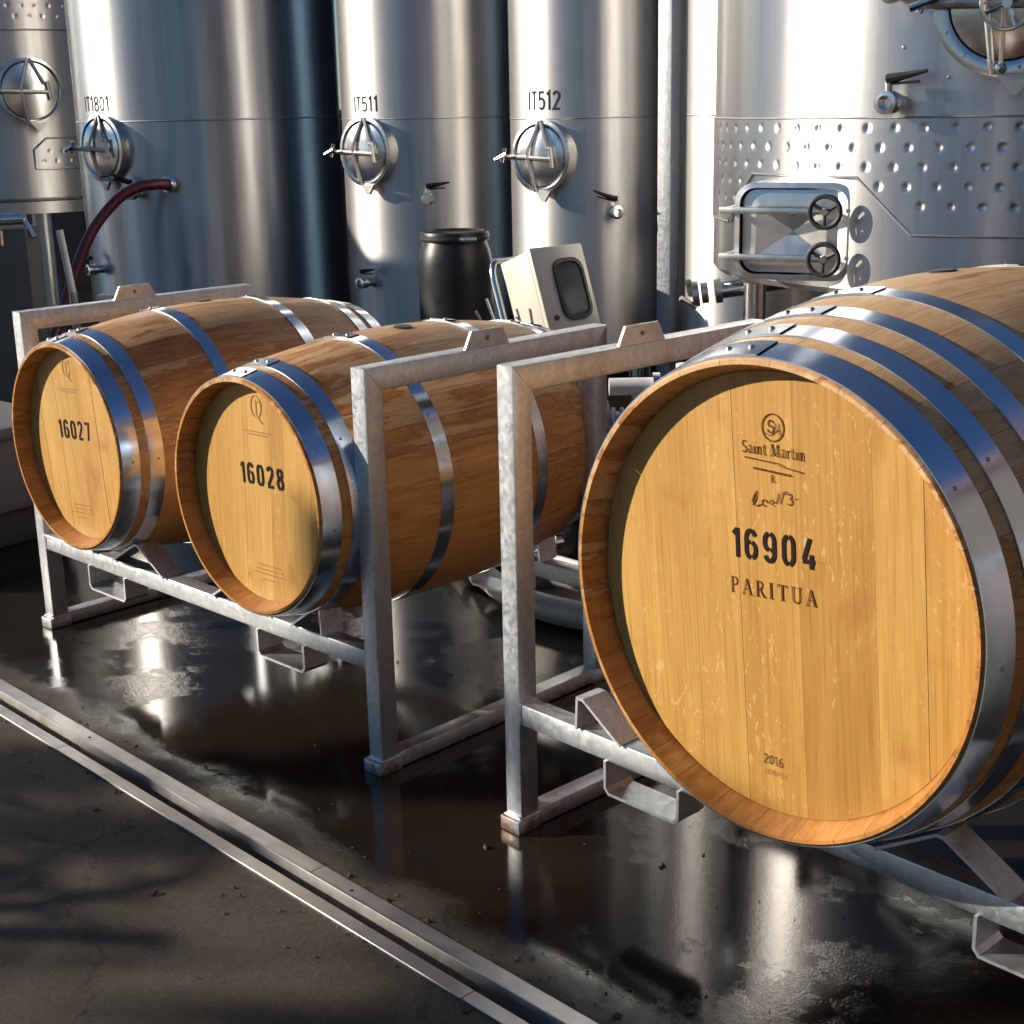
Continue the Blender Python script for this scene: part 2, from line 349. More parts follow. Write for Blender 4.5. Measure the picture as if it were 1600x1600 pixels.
SERIF = {  # strokes as (points, width)
 'P': (.66, [([(.14, 0), (.14, 1)], TH), ([(.0, .02), (.30, .02)], TN), ([(.0, .98), (.30, .98)], TN), ([(.14, .97)]+arc(.30, .73, .24, .24, 90, -90, 9)+[(.14, .49)], .09)]),
 'A': (.84, [([(.08, 0), (.38, 1)], TN), ([(.37, 1), (.68, 0)], TH), ([(.18, .34), (.58, .34)], TN), ([(-.02, .02), (.20, .02)], TN), ([(.54, .02), (.80, .02)], TN)]),
 'R': (.80, [([(.14, 0), (.14, 1)], TH), ([(.0, .02), (.30, .02)], TN), ([(.0, .98), (.30, .98)], TN), ([(.14, .97)]+arc(.30, .74, .23, .23, 90, -90, 9)+[(.14, .51)], .09), ([(.32, .52), (.62, .03), (.76, .02)], .11)]),
 'I': (.42, [([(.15, 0), (.15, 1)], TH), ([(0, .02), (.30, .02)], TN), ([(0, .98), (.30, .98)], TN)]),
 'T': (.80, [([(.36, 0), (.36, .97)], TH), ([(.02, .97), (.70, .97)], .075), ([(.22, .02), (.50, .02)], TN), ([(.03, .99), (.03, .80)], TN), ([(.69, .99), (.69, .80)], TN)]),
 'U': (.86, [([(.14, 1), (.14, .32)]+arc(.39, .30, .25, .28, 180, 360, 10)+[(.64, 1)], .085), ([(.0, .98), (.29, .98)], TN), ([(.50, .98), (.78, .98)], TN)]),
 'S': (.60, [(arc(.27, .74, .21, .22, 30, 250, 10)+arc(.27, .26, .23, .24, 80, -150, 10), .10)]),
 'M': (1.0, [([(.12, 0), (.14, 1)], TN), ([(.16, 1), (.44, .05)], TH), ([(.44, .05), (.74, 1)], TN), ([(.76, 1), (.78, 0)], TH), ([(0, .02), (.24, .02)], TN), ([(.64, .02), (.92, .02)], TN)]),
 'a': (.50, [([(.34, .02), (.34, .48)]+arc(.21, .48, .13, .16, 0, 160, 6), .09), (arc(.19, .17, .14, .16, 90, 360, 9), .08)]),
 'i': (.30, [([(.13, 0), (.13, .62)], TH), ([(.0, .02), (.26, .02)], TN), ([(.10, .84), (.16, .84)], .11)]),
 'n': (.60, [([(.13, 0), (.13, .62)], TH), ([(.13, .46)]+arc(.29, .44, .14, .17, 150, 0, 6)+[(.43, 0)], .10), ([(0, .02), (.25, .02)], TN), ([(.32, .02), (.55, .02)], TN)]),
 't': (.42, [([(.16, .85), (.16, .12), (.28, .03), (.36, .08)], .10), ([(.02, .62), (.34, .62)], TN)]),
 'r': (.46, [([(.13, 0), (.13, .62)], TH), ([(.13, .44), (.24, .60), (.38, .58)], .09), ([(0, .02), (.28, .02)], TN)]),
 '2': (.56, [(arc(.25, .74, .20, .22, 165, -30, 9)+[(.05, .05), (.48, .05)], .10)]), '0': (.56, [(arc(.25, .5, .21, .44, 90, 450, 18), .10)]),
 '1': (.42, [([(.06, .80), (.20, .97), (.20, 0)], .10), ([(.06, .02), (.34, .02)], TN)]), '6': (.56, [([(.40, .93)]+arc(.27, .45, .22, .45, 120, 180, 5)+arc(.26, .28, .20, .25, 180, 520, 14), .09)]),
 ' ': (.30, []), '4': (.56, [([(.34, 0), (.34, .97), (.05, .30), (.50, .30)], .09)]), '5': (.56, [([(.42, .95), (.12, .95), (.10, .56)]+arc(.24, .32, .20, .28, 110, -140, 9), .09)]), '-': (.4, [([(.05, .4), (.30, .4)], .09)]),
 'C': (.6, [(arc(.28, .5, .24, .46, 45, 315, 14), .10)]), 'D': (.6, [([(.1, 0), (.1, 1)], .1), ([(.1, .97)]+arc(.15, .5, .34, .46, 80, -80, 10)+[(.1, .03)], .08)]),
 '8': (.56, [(arc(.25, .75, .17, .20, 90, 450, 14), .09), (arc(.25, .27, .20, .24, 90, 450, 14), .09)]),
}
def text_strokes(txt, font, h, width=.15, sx=1.0, track=0.0, centre=True):
    out, x = [], 0.0
    for ch in txt:
        adv, ss = font[ch]
        for q in ss:
            pts, wd = q if isinstance(q, tuple) else (q, width)
            out.append(([((x+a*sx)*h, b*h) for a, b in pts], wd*h))
        x += adv*sx+track
    if centre: out = [([(a-x*h/2, b) for a, b in p], wd) for p, wd in out]
    return out
def ribbon(strokes, mapf, name, mat, parent, rot=0.0, off=(0, 0), step=2e-5):
    """flat strokes laid on a surface; mapf(x, y, lift) -> point"""
    bm = bmesh.new(); cr_, sr_ = math.cos(rot), math.sin(rot); n = 0
    for pts, wd in strokes:
        P = [Vector((a*cr_-b*sr_+off[0], a*sr_+b*cr_+off[1])) for a, b in pts]
        Q = [P[0]]
        for p in P[1:]:
            if (p-Q[-1]).length > 1e-6: Q.append(p)
        if len(Q) < 2: continue
        L, Rr = [], []
        for i, p in enumerate(Q):
            d0 = (Q[i]-Q[i-1]).normalized() if i else (Q[1]-Q[0]).normalized()
            d1 = (Q[i+1]-Q[i]).normalized() if i < len(Q)-1 else d0
            t = (d0+d1); t = t.normalized() if t.length > .2 else d0
            k = 1/max(.5, t.dot(d0)); nn = Vector((-t.y, t.x))*wd/2*k
            L.append(p+nn); Rr.append(p-nn)
        lift = n*step; n += 1
        vl = [bm.verts.new(mapf(p.x, p.y, lift)) for p in L]; vr = [bm.verts.new(mapf(p.x, p.y, lift)) for p in Rr]
        for i in range(len(Q)-1): bm.faces.new((vl[i], vr[i], vr[i+1], vl[i+1]))
    me = bpy.data.meshes.new(name); bm.to_mesh(me); bm.free(); me.materials.append(MAT[mat])
    return put(name, me, parent)

# ------------------------------------------------------------------ the ground and the drain
def gp(e, n, z): p = DR_A + DR_E*e + DR_N*n; return (p.x, p.y, z)
g = B(); S = 150.0; W0, W1 = 0.0, .113
g.quad(gp(-S, -S, 0), gp(S, -S, 0), gp(S, W0, 0), gp(-S, W0, 0))
g.quad(gp(-S, W1, 0), gp(S, W1, 0), gp(S, S, 0), gp(-S, S, 0))
tag(g.build('ground', 'floor', None, 0), kind='structure')
dr = thing('floor_drain', 'long stainless slot drain with two steel edge strips crossing the wet floor', 'drain', DR_A, math.atan2(DR_E.y, DR_E.x))
# local x along the slot, local y = -DR_N (away from the camera)
L0, L1 = -3.0, 6.0
for e in range(6): B().box((L0+1.5*e+.001, -.0415, -.03), (L0+1.5*(e+1)-.001, .001, .004), bev=.0008, seg=1).build('edge_strip', 'plate', dr)
B().box((L0, -.0445, -.125), (L1, -.0405, .009), bev=.0018).build('slot_wall', 'plate', dr)
for e in range(6): B().box((L0+1.5*e+.551, -.114, -.03), (L0+1.5*(e+1)+.549, -.0815, .004), bev=.0008, seg=1).build('edge_strip', 'plate', dr)
B().box((L0, -.0835, -.125), (L1, -.0805, -.032)).build('slot_wall', 'rust', dr, 0)
B().box((L0, -.081, -.135), (L1, -.044, -.120)).build('channel_floor', 'dark', dr, 0)
for e in (-.9, .55, 1.62):
    B().lathe([(.0, .0018), (.0035, .0015), (.0045, 0), (.0, -.001)], 10).build('screw', 'dark', dr, loc=(e, -.022, .004))

# ------------------------------------------------------------------ barrels
def barrel(name, label, loc, rotz, roll, Rb, Re, L, nst, hoops, rh, recess, rin, stm, marks):
    t = thing(name, label, 'barrel', loc, rotz, 'oak barrels on steel racks')
    Rad = lambda y: Re + (Rb-Re)*(1-(2*y/L)**2)
    th = rin
    def stave_mesh(wid):
        b = B(); na = 5; hw = (wid/2)*.9895
        ys = [-L/2, -L/2+.004] + [-L/2+.015, -L/2+.030] + [-L/2+recess+.002] + [L*(i/18-.5) for i in range(2, 17)] + [L/2-recess, L/2-.03, L/2-.015, L/2-.004, L/2]
        ys = sorted(set(round(y, 5) for y in ys)); O_, I_ = [], []
        for y in ys:
            e = L/2-abs(y); r = Rad(y); cut = .0025 if e < .002 else 0
            tin = .009+(th-.009)*.56*min(1, e/.030)+(th-.009)*.44*min(1, max(0, (e-.030)/.018))
            ro, ri = r-cut, r-tin
            O_.append([b.bm.verts.new((ro*math.sin(-hw+2*hw*k/na), y, ro*math.cos(-hw+2*hw*k/na))) for k in range(na+1)])
            I_.append([b.bm.verts.new((ri*math.sin(-hw+2*hw*k/na), y, ri*math.cos(-hw+2*hw*k/na))) for k in range(na+1)])
        f = b.bm.faces.new
        for i in range(len(ys)-1):
            for k in range(na):
                f((O_[i][k], O_[i][k+1], O_[i+1][k+1], O_[i+1][k])); f((I_[i][k], I_[i+1][k], I_[i+1][k+1], I_[i][k+1]))
            for k in (0, na): f((O_[i][k], O_[i+1][k], I_[i+1][k], I_[i][k]))
        for i in (0, -1):
            for k in range(na): f((O_[i][k], O_[i][k+1], I_[i][k+1], I_[i][k]))
        return b.mesh('stave', stm, 40)
    rng = random.Random(int(Rb*1000)+int(loc[0]*77))
    # staves of two widths in a shuffled order, the bung stave on top
    ws = [1.0 if rng.random() < .5 else .76 for _ in range(nst)]; ws[0] = 1.15
    tot = sum(ws); ms = {}
    a = -ws[0]/2/tot*2*math.pi
    for wv in ws:
        wid = wv/tot*2*math.pi
        if wv not in ms: ms[wv] = stave_mesh(wid)
        put('stave', ms[wv], t, (0, 0, Rb), (0, roll + a+wid/2, 0)); a += wid
    # heads: boards cut to the round
    def head(yc, sign, yaw):
        x = -rh; k = 0; bw = []
        while x < rh:
            wv = rng.uniform(.055, .115)*(1.25 if rh > .3 else 1); bw.append((x, min(rh, x+wv))); x += wv
        if bw[-1][1]-bw[-1][0] < .02: bw[-2] = (bw[-2][0], rh); bw.pop()
        for x0, x1 in bw:
            g_ = .0003; x0 += g_; x1 -= g_; n = 6
            x0c, x1c = max(x0, -rh+.0005), min(x1, rh-.0005)
            xs = [x0c+(x1c-x0c)*i/n for i in range(n+1)]
            poly = [(x_, -math.sqrt(max(0, rh*rh-x_*x_))) for x_ in xs]+[(x_, math.sqrt(max(0, rh*rh-x_*x_))) for x_ in xs[::-1]]
            q = [poly[0]]
            for p_ in poly[1:]:
                if (Vector(p_)-Vector(q[-1])).length > 1e-4: q.append(p_)
            dz = rng.uniform(-.0005, .0005)
            b = B().prism(q, yc+sign*dz, yc-sign*.02)
            o = b.build('head_board', 'head', t, 0, (0, 0, Rb), (0, roll, 0))
            if yaw: pass
    head(-L/2+recess, -1, 0); head(L/2-recess, 1, 0)
    # hoops
    rvm = None
    for yc, wd in hoops:
        prof = []
        for y, ro in ((yc-wd/2, .0006), (yc-wd/2, .0028), (yc+wd/2, .0028), (yc+wd/2, .0006)):
            prof.append((Rad(y)+ro, y))
        m_ = Matrix.Rotation(R_(90), 4, 'X') @ Matrix.Scale(-1, 4, (0, 0, 1))
        b = B().lathe(prof, 120, m_, closed_prof=True)
        # the lapped seam: a second thickness over a short arc
        sa = roll - .10 + rng.uniform(-.03, .03)
        pr2 = [(r+.0024, h) for r, h in prof]
        b.lathe(pr2, 8, Matrix.Rotation(sa, 4, 'Y') @ m_, R_(90)-.13, R_(90)+.13, True)
        h = b.build('hoop', 'hoop', t, 30, (0, 0, Rb))
        sl = (Rad(yc+.01)-Rad(yc-.01))/.02
        def rivet(ang, y, sc_):
            global_r = Rad(y)+.0028+.0022*(1 if sc_ > .8 else 0)
            nrm = Vector((math.sin(ang), -sl, math.cos(ang))).normalized()
            p = Vector((global_r*math.sin(ang), y, global_r*math.cos(ang)))
            o = put('rivet', RIV, h, p, nrm.to_track_quat('Z', 'Y').to_euler()); o.scale = (sc_, sc_, sc_)
        for da in (-.075, .075): rivet(sa+da*(.345/Rb), yc, 1.0)
        rivet(sa+R_(62), yc-.006, .62); rivet(sa+R_(100), yc+.004, .62)
    # bung
    bb = B().lathe([(0, .006), (.022, .006), (.026, .002), (.027, -.02)], 28)
    bb.build('bung', 'rubber', t, 35, (Rb*math.sin(roll), 0, Rb+Rb*math.cos(roll)-.003), (0, roll, 0))
    # printed and branded marks lie on the front head
    yf = -L/2+recess-.0011
    fm = lambda x, y, lift: (x, yf-lift, Rb+y)
    for nm, mt, strokes, rot, off in marks: ribbon(strokes, fm, nm, mt, t, rot, off)
    return t
RIV = B().lathe([(0, .0042), (.003, .0038), (.0052, .0018), (.006, 0), (.006, -.003)], 10).mesh('rivet', 'steel_d')

T1, T2 = -.7743, -.8249
O1, O2 = Vector((-1.4073, 4.2109, 0)), Vector((.0065, 2.8432, 0))
def rk(o, t, u, v, z): return Vector((o.x+u*math.cos(t)-v*math.sin(t), o.y+u*math.sin(t)+v*math.cos(t), z))
W_R, D_R = 1.526, .8172
def tiny(n, wid, h, rng): # a line too small to read: short dashes the length of words
    out, x = [], -wid/2
    while x < wid/2:
        l = rng.uniform(.004, .011); out.append(([(x, 0), (min(x+l, wid/2), 0)], h)); x += l+.0022
    return out
def q_mark(h): return [(arc(0, 0, .40*h, .55*h, 60, 410, 20), .07*h), ([(.0, .34*h), (.0, -.42*h)], .07*h), ([(-.18*h, .20*h), (.2*h, .24*h)], .06*h), ([(.05*h, -.40*h), (.26*h, -.72*h), (.46*h, -.80*h)], .08*h)]
rg = random.Random(3)
def marks225(num, dx, dz, rot, qx):
    out = [('number_print', 'ink', text_strokes(num, STENCIL, .051, .155, .84, .13), rot, (dx, dz)),
           ('maker_brand', 'burn2', q_mark(.048), rot, (qx, .213))]
    for k, (z, wd) in enumerate(((.152, .105), (.145, .08), (-.176, .085), (-.187, .10), (-.198, .12), (-.212, .05))):
        out.append(('maker_brand', 'burn2', tiny(k, wd, .0028, rg), rot, (qx+(.01 if z < 0 else 0), z)))
    return out
H225 = [(-.487, .047), (-.412, .040), (-.205, .040), (.205, .040), (.412, .040), (.487, .047)]
H225 = [(s*abs(y), w_) for y, w_ in H225[:3] for s in (-1, 1)]
LB = 1.012
barrel('oak_barrel', 'oak wine barrel with the number 16027 on its head, on the farther rack', rk(O1, T1, .354, .4086, .295), T1, R_(-5), .345, .285, LB, 28, [(-LB/2+.029, .047), (-LB/2+.098, .040), (-.165, .040), (.165, .040), (LB/2-.098, .040), (LB/2-.029, .047)], .2650, .048, .0315, 'stave', marks225('16027', -.012, .014, R_(4), -.030))
barrel('oak_barrel', 'oak wine barrel with the number 16028 on its head, beside the rack post', rk(O1, T1, 1.180, .4086, .295), T1, R_(3), .345, .285, LB, 28, [(-LB/2+.029, .047), (-LB/2+.098, .040), (-.165, .040), (.165, .040), (LB/2-.098, .040), (LB/2-.029, .047)], .2650, .048, .0315, 'stave', marks225('16028', .020, .022, R_(1.5), .008))
m904 = [('number_print', 'ink', text_strokes('16904', STENCIL, .049, .155, .84, .13), R_(4), (.001, .060)),
        ('winery_brand', 'burn', text_strokes('PARITUA', SERIF, .0265, 1, .95, .24), R_(4.5), (.002, .0)),
        ('maker_brand', 'burn', text_strokes('Saint Martin', SERIF, .0195, 1, .96, .04), R_(2), (-.010, .232)),
        ('maker_emblem', 'burn', [(arc(0, 0, .0205, .0215, 0, 360, 36), .0022), (arc(-.004, .006, .005, .005, 20, 250, 8)+arc(-.004, -.003, .006, .005, 80, -170, 8), .0022), ([(.001, -.012), (.004, .008), (.008, -.006), (.012, .007), (.014, -.010)], .0018), ([(-.014, -.010), (-.004, -.013), (.012, -.002)], .0012)], 0, (-.012, .277)),
        ('maker_emblem', 'burn', [([(-.055, .002), (-.02, .001), (.01, .001), (.03, -.004), (.058, -.006)], .0018), ([(-.055, .0005), (.0, .0), (.02, -.004), (.058, -.0075)], .0008)], 0, (-.010, .221)),
        ('maker_brand', 'burn', tiny(0, .075, .0036, rg), R_(-1), (-.010, .207)),
        ('grade_brand', 'burn', text_strokes('R', SERIF, .012, 1, 1), R_(3), (-.008, .190)),
        ('maker_brand', 'burn', [([(-.040, .004), (-.034, .016), (-.029, .022), (-.031, .010), (-.038, .0), (-.030, -.002), (-.022, .001)], .0024), (arc(-.015, .004, .005, .005, 0, 300, 8), .002), ([(-.008, .004), (-.001, .010), (.004, .006), (-.003, .003), (.006, .0)], .0014), ([(.008, .004), (.013, .021), (.016, .006), (.023, .024)], .0022), (arc(.027, .023, .0025, .0025, 0, 360, 8), .0012), (arc(.034, .018, .004, .004, 150, -80, 6)+arc(.034, .009, .005, .005, 80, -150, 6), .0020), ([(.042, .014), (.050, .015)], .001)], R_(6), (-.008, .152)),
        ('year_brand', 'burn', text_strokes('2016', SERIF, .0165, 1, 1.0, .10), R_(2.5), (.010, -.285)),
        ('year_brand', 'burn2', text_strokes('12C00465-C', SERIF, .009, 1, 1.0), R_(2.5), (.014, -.303))]
LP = 1.13
barrel('oak_puncheon', 'largest oak cask with the number 16904 on its head, in the right foreground', rk(O2, T2, .754, -.19+LP/2, .283), T2, R_(-5), .470, .390, LP, 32,
       [(-LP/2+.031, .052), (-LP/2+.110, .044), (-LP/2+.205, .044), (-LP/2+.330, .044), (LP/2-.330, .044), (LP/2-.205, .044), (LP/2-.110, .044), (LP/2-.031, .052)], .3650, .048, .0385, 'stave_p', m904)

# ------------------------------------------------------------------ racks
def rack(label, o, t_, H, rusty):
    t = thing('barrel_rack', label, 'rack', o, t_, 'galvanized barrel racks')
    pw, pd, W_, D_ = .048, .052, W_R, D_R; bv = .004
    hb = .055; gm = .0005
    def bevp(poly):
        b = B().prism([(y, z) for y, z in poly], 0, pw); bmesh.ops.recalc_face_normals(b.bm, faces=b.bm.faces)
        es = [e for e in b.bm.edges if abs(e.verts[0].co.y-e.verts[1].co.y) < 1e-6 and not (abs(e.verts[0].co.x-e.verts[1].co.x) > 1e-4 and abs(e.verts[0].co.z-e.verts[1].co.z) > 1e-4)]
        bmesh.ops.bevel(b.bm, geom=es, offset=bv, segments=2, affect='EDGES', profile=.5)
        bmesh.ops.transform(b.bm, matrix=Matrix.Rotation(R_(90), 4, 'Z'), verts=b.bm.verts)   # prism x -> local y, prism y -> local -x
        return b
    post = bevp([(0, .03), (pd, .03), (pd, H-hb-gm), (0, H-gm)]).mesh('post', 'galv')
    post_b = bevp([(D_-pd, .03), (D_, .03), (D_, H-gm), (D_-pd, H-hb-gm)]).mesh('post', 'galv')
    bar = bevp([(gm, H), (pd+gm, H-hb), (D_-pd-gm, H-hb), (D_-gm, H)]).mesh('top_bar', 'galv')
    for x in (0, W_): put('post', post, t, (x, 0, 0)); put('post', post_b, t, (x, 0, 0))
    base = B().box((-pw+.002, -.004, .003), (-.002, D_+.004, .042), bev=.003).mesh('base_bar', 'galv_r')
    foot = B().box((-pw-.008, -.012, .0), (.004, pd+.006, .034), bev=.004).mesh('foot', 'galv_r')
    tb = B().prism([(-.074, 0), (.074, 0), (.052, .042), (-.052, .042)], -.003, .003).mesh('stacking_tab', 'galv', 0)
    for x in (0, W_):
        put('top_bar', bar, t, (x, 0, 0)); put('base_bar', base, t, (x, 0, 0))
        for y in (0, D_-pd): put('foot', foot, t, (x, y, 0))
        tab_o = put('stacking_tab', tb, t, (x-.006, .385, H-.001), (0, 0, R_(90)))
        B().lathe([(0, .0045), (.004, .004), (.006, 0)], 12).build('bolt', 'rust', tab_o, loc=(0, -.003, .022), rot=(R_(90), 0, 0))
    beam = B().box((.0008, .003, .255), (W_-pw-.0008, pd-.002, .303), bev=bv).mesh('beam', 'galv')
    for y in (0, D_-pd): put('beam', beam, t, (0, y, 0))
    def bead(pts, r=.0035):
        q = []; rr = random.Random(len(pts)+int(H*1000))
        for p0, p1 in zip(pts[:-1], pts[1:]):
            n = max(2, int((Vector(p1)-Vector(p0)).length/.006))
            q += [Vector(p0).lerp(Vector(p1), k/n) for k in range(n)]
        q.append(Vector(pts[-1])); return B().tube(q, [r*rr.uniform(.7, 1.25) for _ in q], 7)
    wb = bead([(.0015, .004, .256), (.0015, .004, .302), (.0015, pd-.003, .302)]).mesh('weld_bead', 'galv', 60)
    wf = bead([(-pw-.001, -.001, .035), (.001, -.001, .035), (.001, pd+.001, .035)]).mesh('weld_bead', 'galv', 60)
    for y in (0, D_-pd):
        put('weld_bead', wb, t, (0, y, 0)); o_ = put('weld_bead', wb, t, (W_-pw, y, 0)); o_.scale = (-1, 1, 1)
        for x in (0, W_): put('weld_bead', wf, t, (x, y, 0))
    # saddles: folded flat bar standing on the beams
    def strip(path, y0, y1, th=.006):
        b = B(); n = len(path); P = [Vector(p) for p in path]; up_, lo_ = [], []
        for i, p in enumerate(P):
            d0 = (P[i]-P[i-1]).normalized() if i else (P[1]-P[0]).normalized()
            d1 = (P[i+1]-P[i]).normalized() if i < n-1 else d0
            q = (d0+d1).normalized(); k = min(2.0, 1/max(.3, q.dot(d0))); nn = Vector((-q.y, q.x))*th/2*k
            up_.append(p+nn); lo_.append(p-nn)
        poly = [(p.x, p.y) for p in up_]+[(p.x, p.y) for p in lo_[::-1]]
        b.prism(poly, y0, y1); return b
    zb = .3035
    V = [[(.172, zb), (.176, .371), (.192, .371), (.292, zb)], [(.390, zb), (.516, .372), (.530, .372), (.648, zb)], [(.872, zb), (.985, .372), (.999, .372), (1.115, zb)], [(1.208, zb), (1.308, .371), (1.324, .371), (1.328, zb)]]
    for q in V:
        s_ = strip(q, 0, .066).mesh('saddle', 'galv', 25)
        for y in (-.006, D_-.060): put('saddle', s_, t, (0, y, 0))
    # fork loops hang below the beams
    for u0, u1 in ((.250, .440), (1.063, 1.250)):
        lp = strip([(u0, .258), (u0, .200), (u0+.010, .189), (u1-.010, .189), (u1, .200), (u1, .258)], 0, .075, .006).mesh('fork_loop', 'galv', 25)
        for y in (-.004, D_-.070): put('fork_loop', lp, t, (0, y, 0))
    return t
rack('galvanized steel barrel rack under the casks marked 16027 and 16028', O1, T1, .970, 0)
rack('galvanized steel barrel rack under the largest cask marked 16904', O2, T2, 1.021, 1)

# ------------------------------------------------------------------ tanks
def polar(phi, r, z): return Vector((r*math.sin(R_(phi)), -r*math.cos(R_(phi)), z))
def tframe(phi, r, z, twist=0.0):
    """local x to the right along the wall, y inward, z up, at the wall"""
    p = polar(phi, r, z); ph = phi+twist
    x = Vector((math.cos(R_(ph)), math.sin(R_(ph)), 0)); y = Vector((-math.sin(R_(ph)), math.cos(R_(ph)), 0))
    return frame(p, x, y, Vector((0, 0, 1)))
def hatch(t, phi, R, z, rad, prot=.042, fl=.026):
    """round door: collar, domed lid, A-shaped clamp and side knob"""
    F = tframe(phi, R, z); A = F @ Matrix.Rotation(R_(90), 4, 'X')        # local z of A points outward
    h = B().lathe([(rad, -.05), (rad, prot-.012), (rad+.004, prot), (rad-fl*.6, prot+.004), (rad-fl, prot-.002), (rad-fl, -.05)], 56, A).build('hatch', 'steel', t)
    B().lathe([(rad-fl-.003, prot-.010), (rad-fl-.008, prot+.002), (rad*.6, prot+.014), (rad*.25, prot+.024), (.0005, prot+.026)], 56, A).build('lid', 'steel', h)
    k = rad/.2; y = prot+.03
    P = lambda x, zz, d: A @ Vector((x, zz, d))
    b = B()
    b.tube([P(0, rad*.98, prot+.004), P(-.062*k, .02*k, y+.012), P(-.03*k, -rad*.98, prot+.004)], .010*k, 8)
    b.tube([P(.01*k, rad*.98, prot+.004), P(.085*k, .04*k, y+.012)], .010*k, 8)
    b.build('clamp_frame', 'steel_d', h)
    b = B().tube([P(-rad*1.12, .0, y), P(rad*.55, -.012, y+.006)], .014*k, 8); b.tube([P(rad*.50, .055*k, y+.01), P(rad*.58, -.06*k, y+.01)], .012*k, 8)
    b.build('clamp_bar', 'steel_d', h)
    b = B().tube([P(-rad*1.12, .0, prot-.02), P(-rad*1.12, 0, y+.05)], .012*k, 8); b.tube([P(-rad*1.30, -.015, y+.045), P(-rad*.92, .015, y+.045)], .011*k, 8); b.tube([P(-rad*1.06, .045, y+.02), P(-rad*1.18, -.03, y+.02)], .010*k, 8)
    b.build('clamp_knob', 'steel', h)
    b = B().prism([(-.05*k, 0), (.05*k, 0), (.012*k, -.055*k), (-.006*k, -.055*k)], -.02, .0, A @ Matrix.Translation((.03*k, -rad*.98, prot)) @ Matrix.Rotation(R_(-90), 4, 'X') @ Matrix.Identity(4))
    b.build('hinge', 'steel_d', h)
    return h
def valve(t, phi, R, z, handle='up', s=1.0, plate=None):
    F = tframe(phi, R, z); A = F @ Matrix.Rotation(R_(90), 4, 'X')
    v = B().lathe([(.030*s, -.01), (.030*s, .05*s), (.042*s, .052*s), (.042*s, .066*s), (.034*s, .07*s), (.034*s, .10*s), (.042*s, .104*s), (.042*s, .118*s), (.026*s, .12*s), (.026*s, .085*s), (.0005, .085*s)], 28, A).build('valve', 'steel', t)
    P = lambda x, zz, d: A @ Vector((x*s, zz*s, d*s))
    B().tube([P(0, .03, .085), P(0, .075, .085)], .013*s, 10).build('stem', 'steel_d', v)
    sgn = 1 if handle == 'right' else -1
    b = B().tube([P(-.005*sgn, .082, .085), P(.02*sgn, .086, .087), P(.15*sgn, .108 if handle == 'right' else .14, .10)], [.020*s, .018*s, .006*s], 8)
    b.tube([P(.01*sgn, .066, .085), P(.12*sgn, .072 if handle == 'right' else .10, .09)], .005*s, 6)
    b.build('lever', 'black', v)
    if plate:
        w_, h_, dx, dz = plate; n = 8; b = B(); a0 = math.degrees((dx-w_/2)/R); a1 = math.degrees((dx+w_/2)/R)
        for i in range(n):
            for rr in (R+.004,):
                p = [polar(phi+a0+(a1-a0)*(i+j)/n, rr, z+dz+k*h_/2) for j, k in ((0, -1), (1, -1), (1, 1), (0, 1))]; b.quad(*p)
        o = b.build('backing_plate', 'tank', t, 60)
    return v
def shell(t, R, z0, z1, rings, mat='tank', cone=.25, name='shell'):
    prof = [(.02, z0-.12), (R*.55, z0-.06), (R-.02, z0-.012), (R, z0+.01)] + [(R, z0+.01+(z1-z0)*i/6) for i in range(1, 7)] + [(R*.6, z1+cone*.6), (.02, z1+cone)]
    s = B().lathe(prof, 160).build('shell', mat, t, 30)
    for z in rings:
        B().lathe([(R-.001, z-.006), (R+.0012, z-.005), (R+.0022, z), (R+.0012, z+.005), (R-.001, z+.006)], 160).build('weld_seam', 'steel_d', t, 60)
    return s
def letters(t, txt, phi, R, z, h, sx, wd=.14):
    mp = lambda x, y, lift: polar(phi+math.degrees(x/R), R+.0012+lift, z+y)
    ribbon(text_strokes(txt, SANS, h, wd, sx, .06), mp, 'tank_number', 'paint', t, step=8e-5)
def legs(t, R, z, n, r, off=0, name='leg'):
    for k in range(n):
        a = off+360*k/n; p = polar(a, R, 0)
        B().tube([(p.x, p.y, 0), (p.x, p.y, z)], r, 20).build(name, 'steel_d' if name == 'x' else 'steel', t)

# IT1801
C18, R18 = (-2.040, 10.502), .897
t = thing('steel_tank', 'wide tall stainless tank marked IT1801 with a dark red hose', 'tank', (*C18, 0), group='stainless wine tanks')
shell(t, R18, .20, 4.9, (1.463, 3.4), 'tank_w'); legs(t, R18*.85, .20, 4, .05, 20)
hatch(t, -38.0, R18, 1.298, .211); valve(t, -22, R18, 1.014, 'left', .9); valve(t, -50, R18, .507, 'left', .9)
letters(t, 'IT1801', -42.2, R18, 1.531, .091, 1.06)
B().lathe([(.032, 0), (.032, .057), (.05, .062), (.05, .085), (.034, .09), (.034, .115)], 24, tframe(-6.2, R18, 1.072) @ Matrix.Rotation(R_(90), 4, 'X')).build('outlet', 'steel', t)
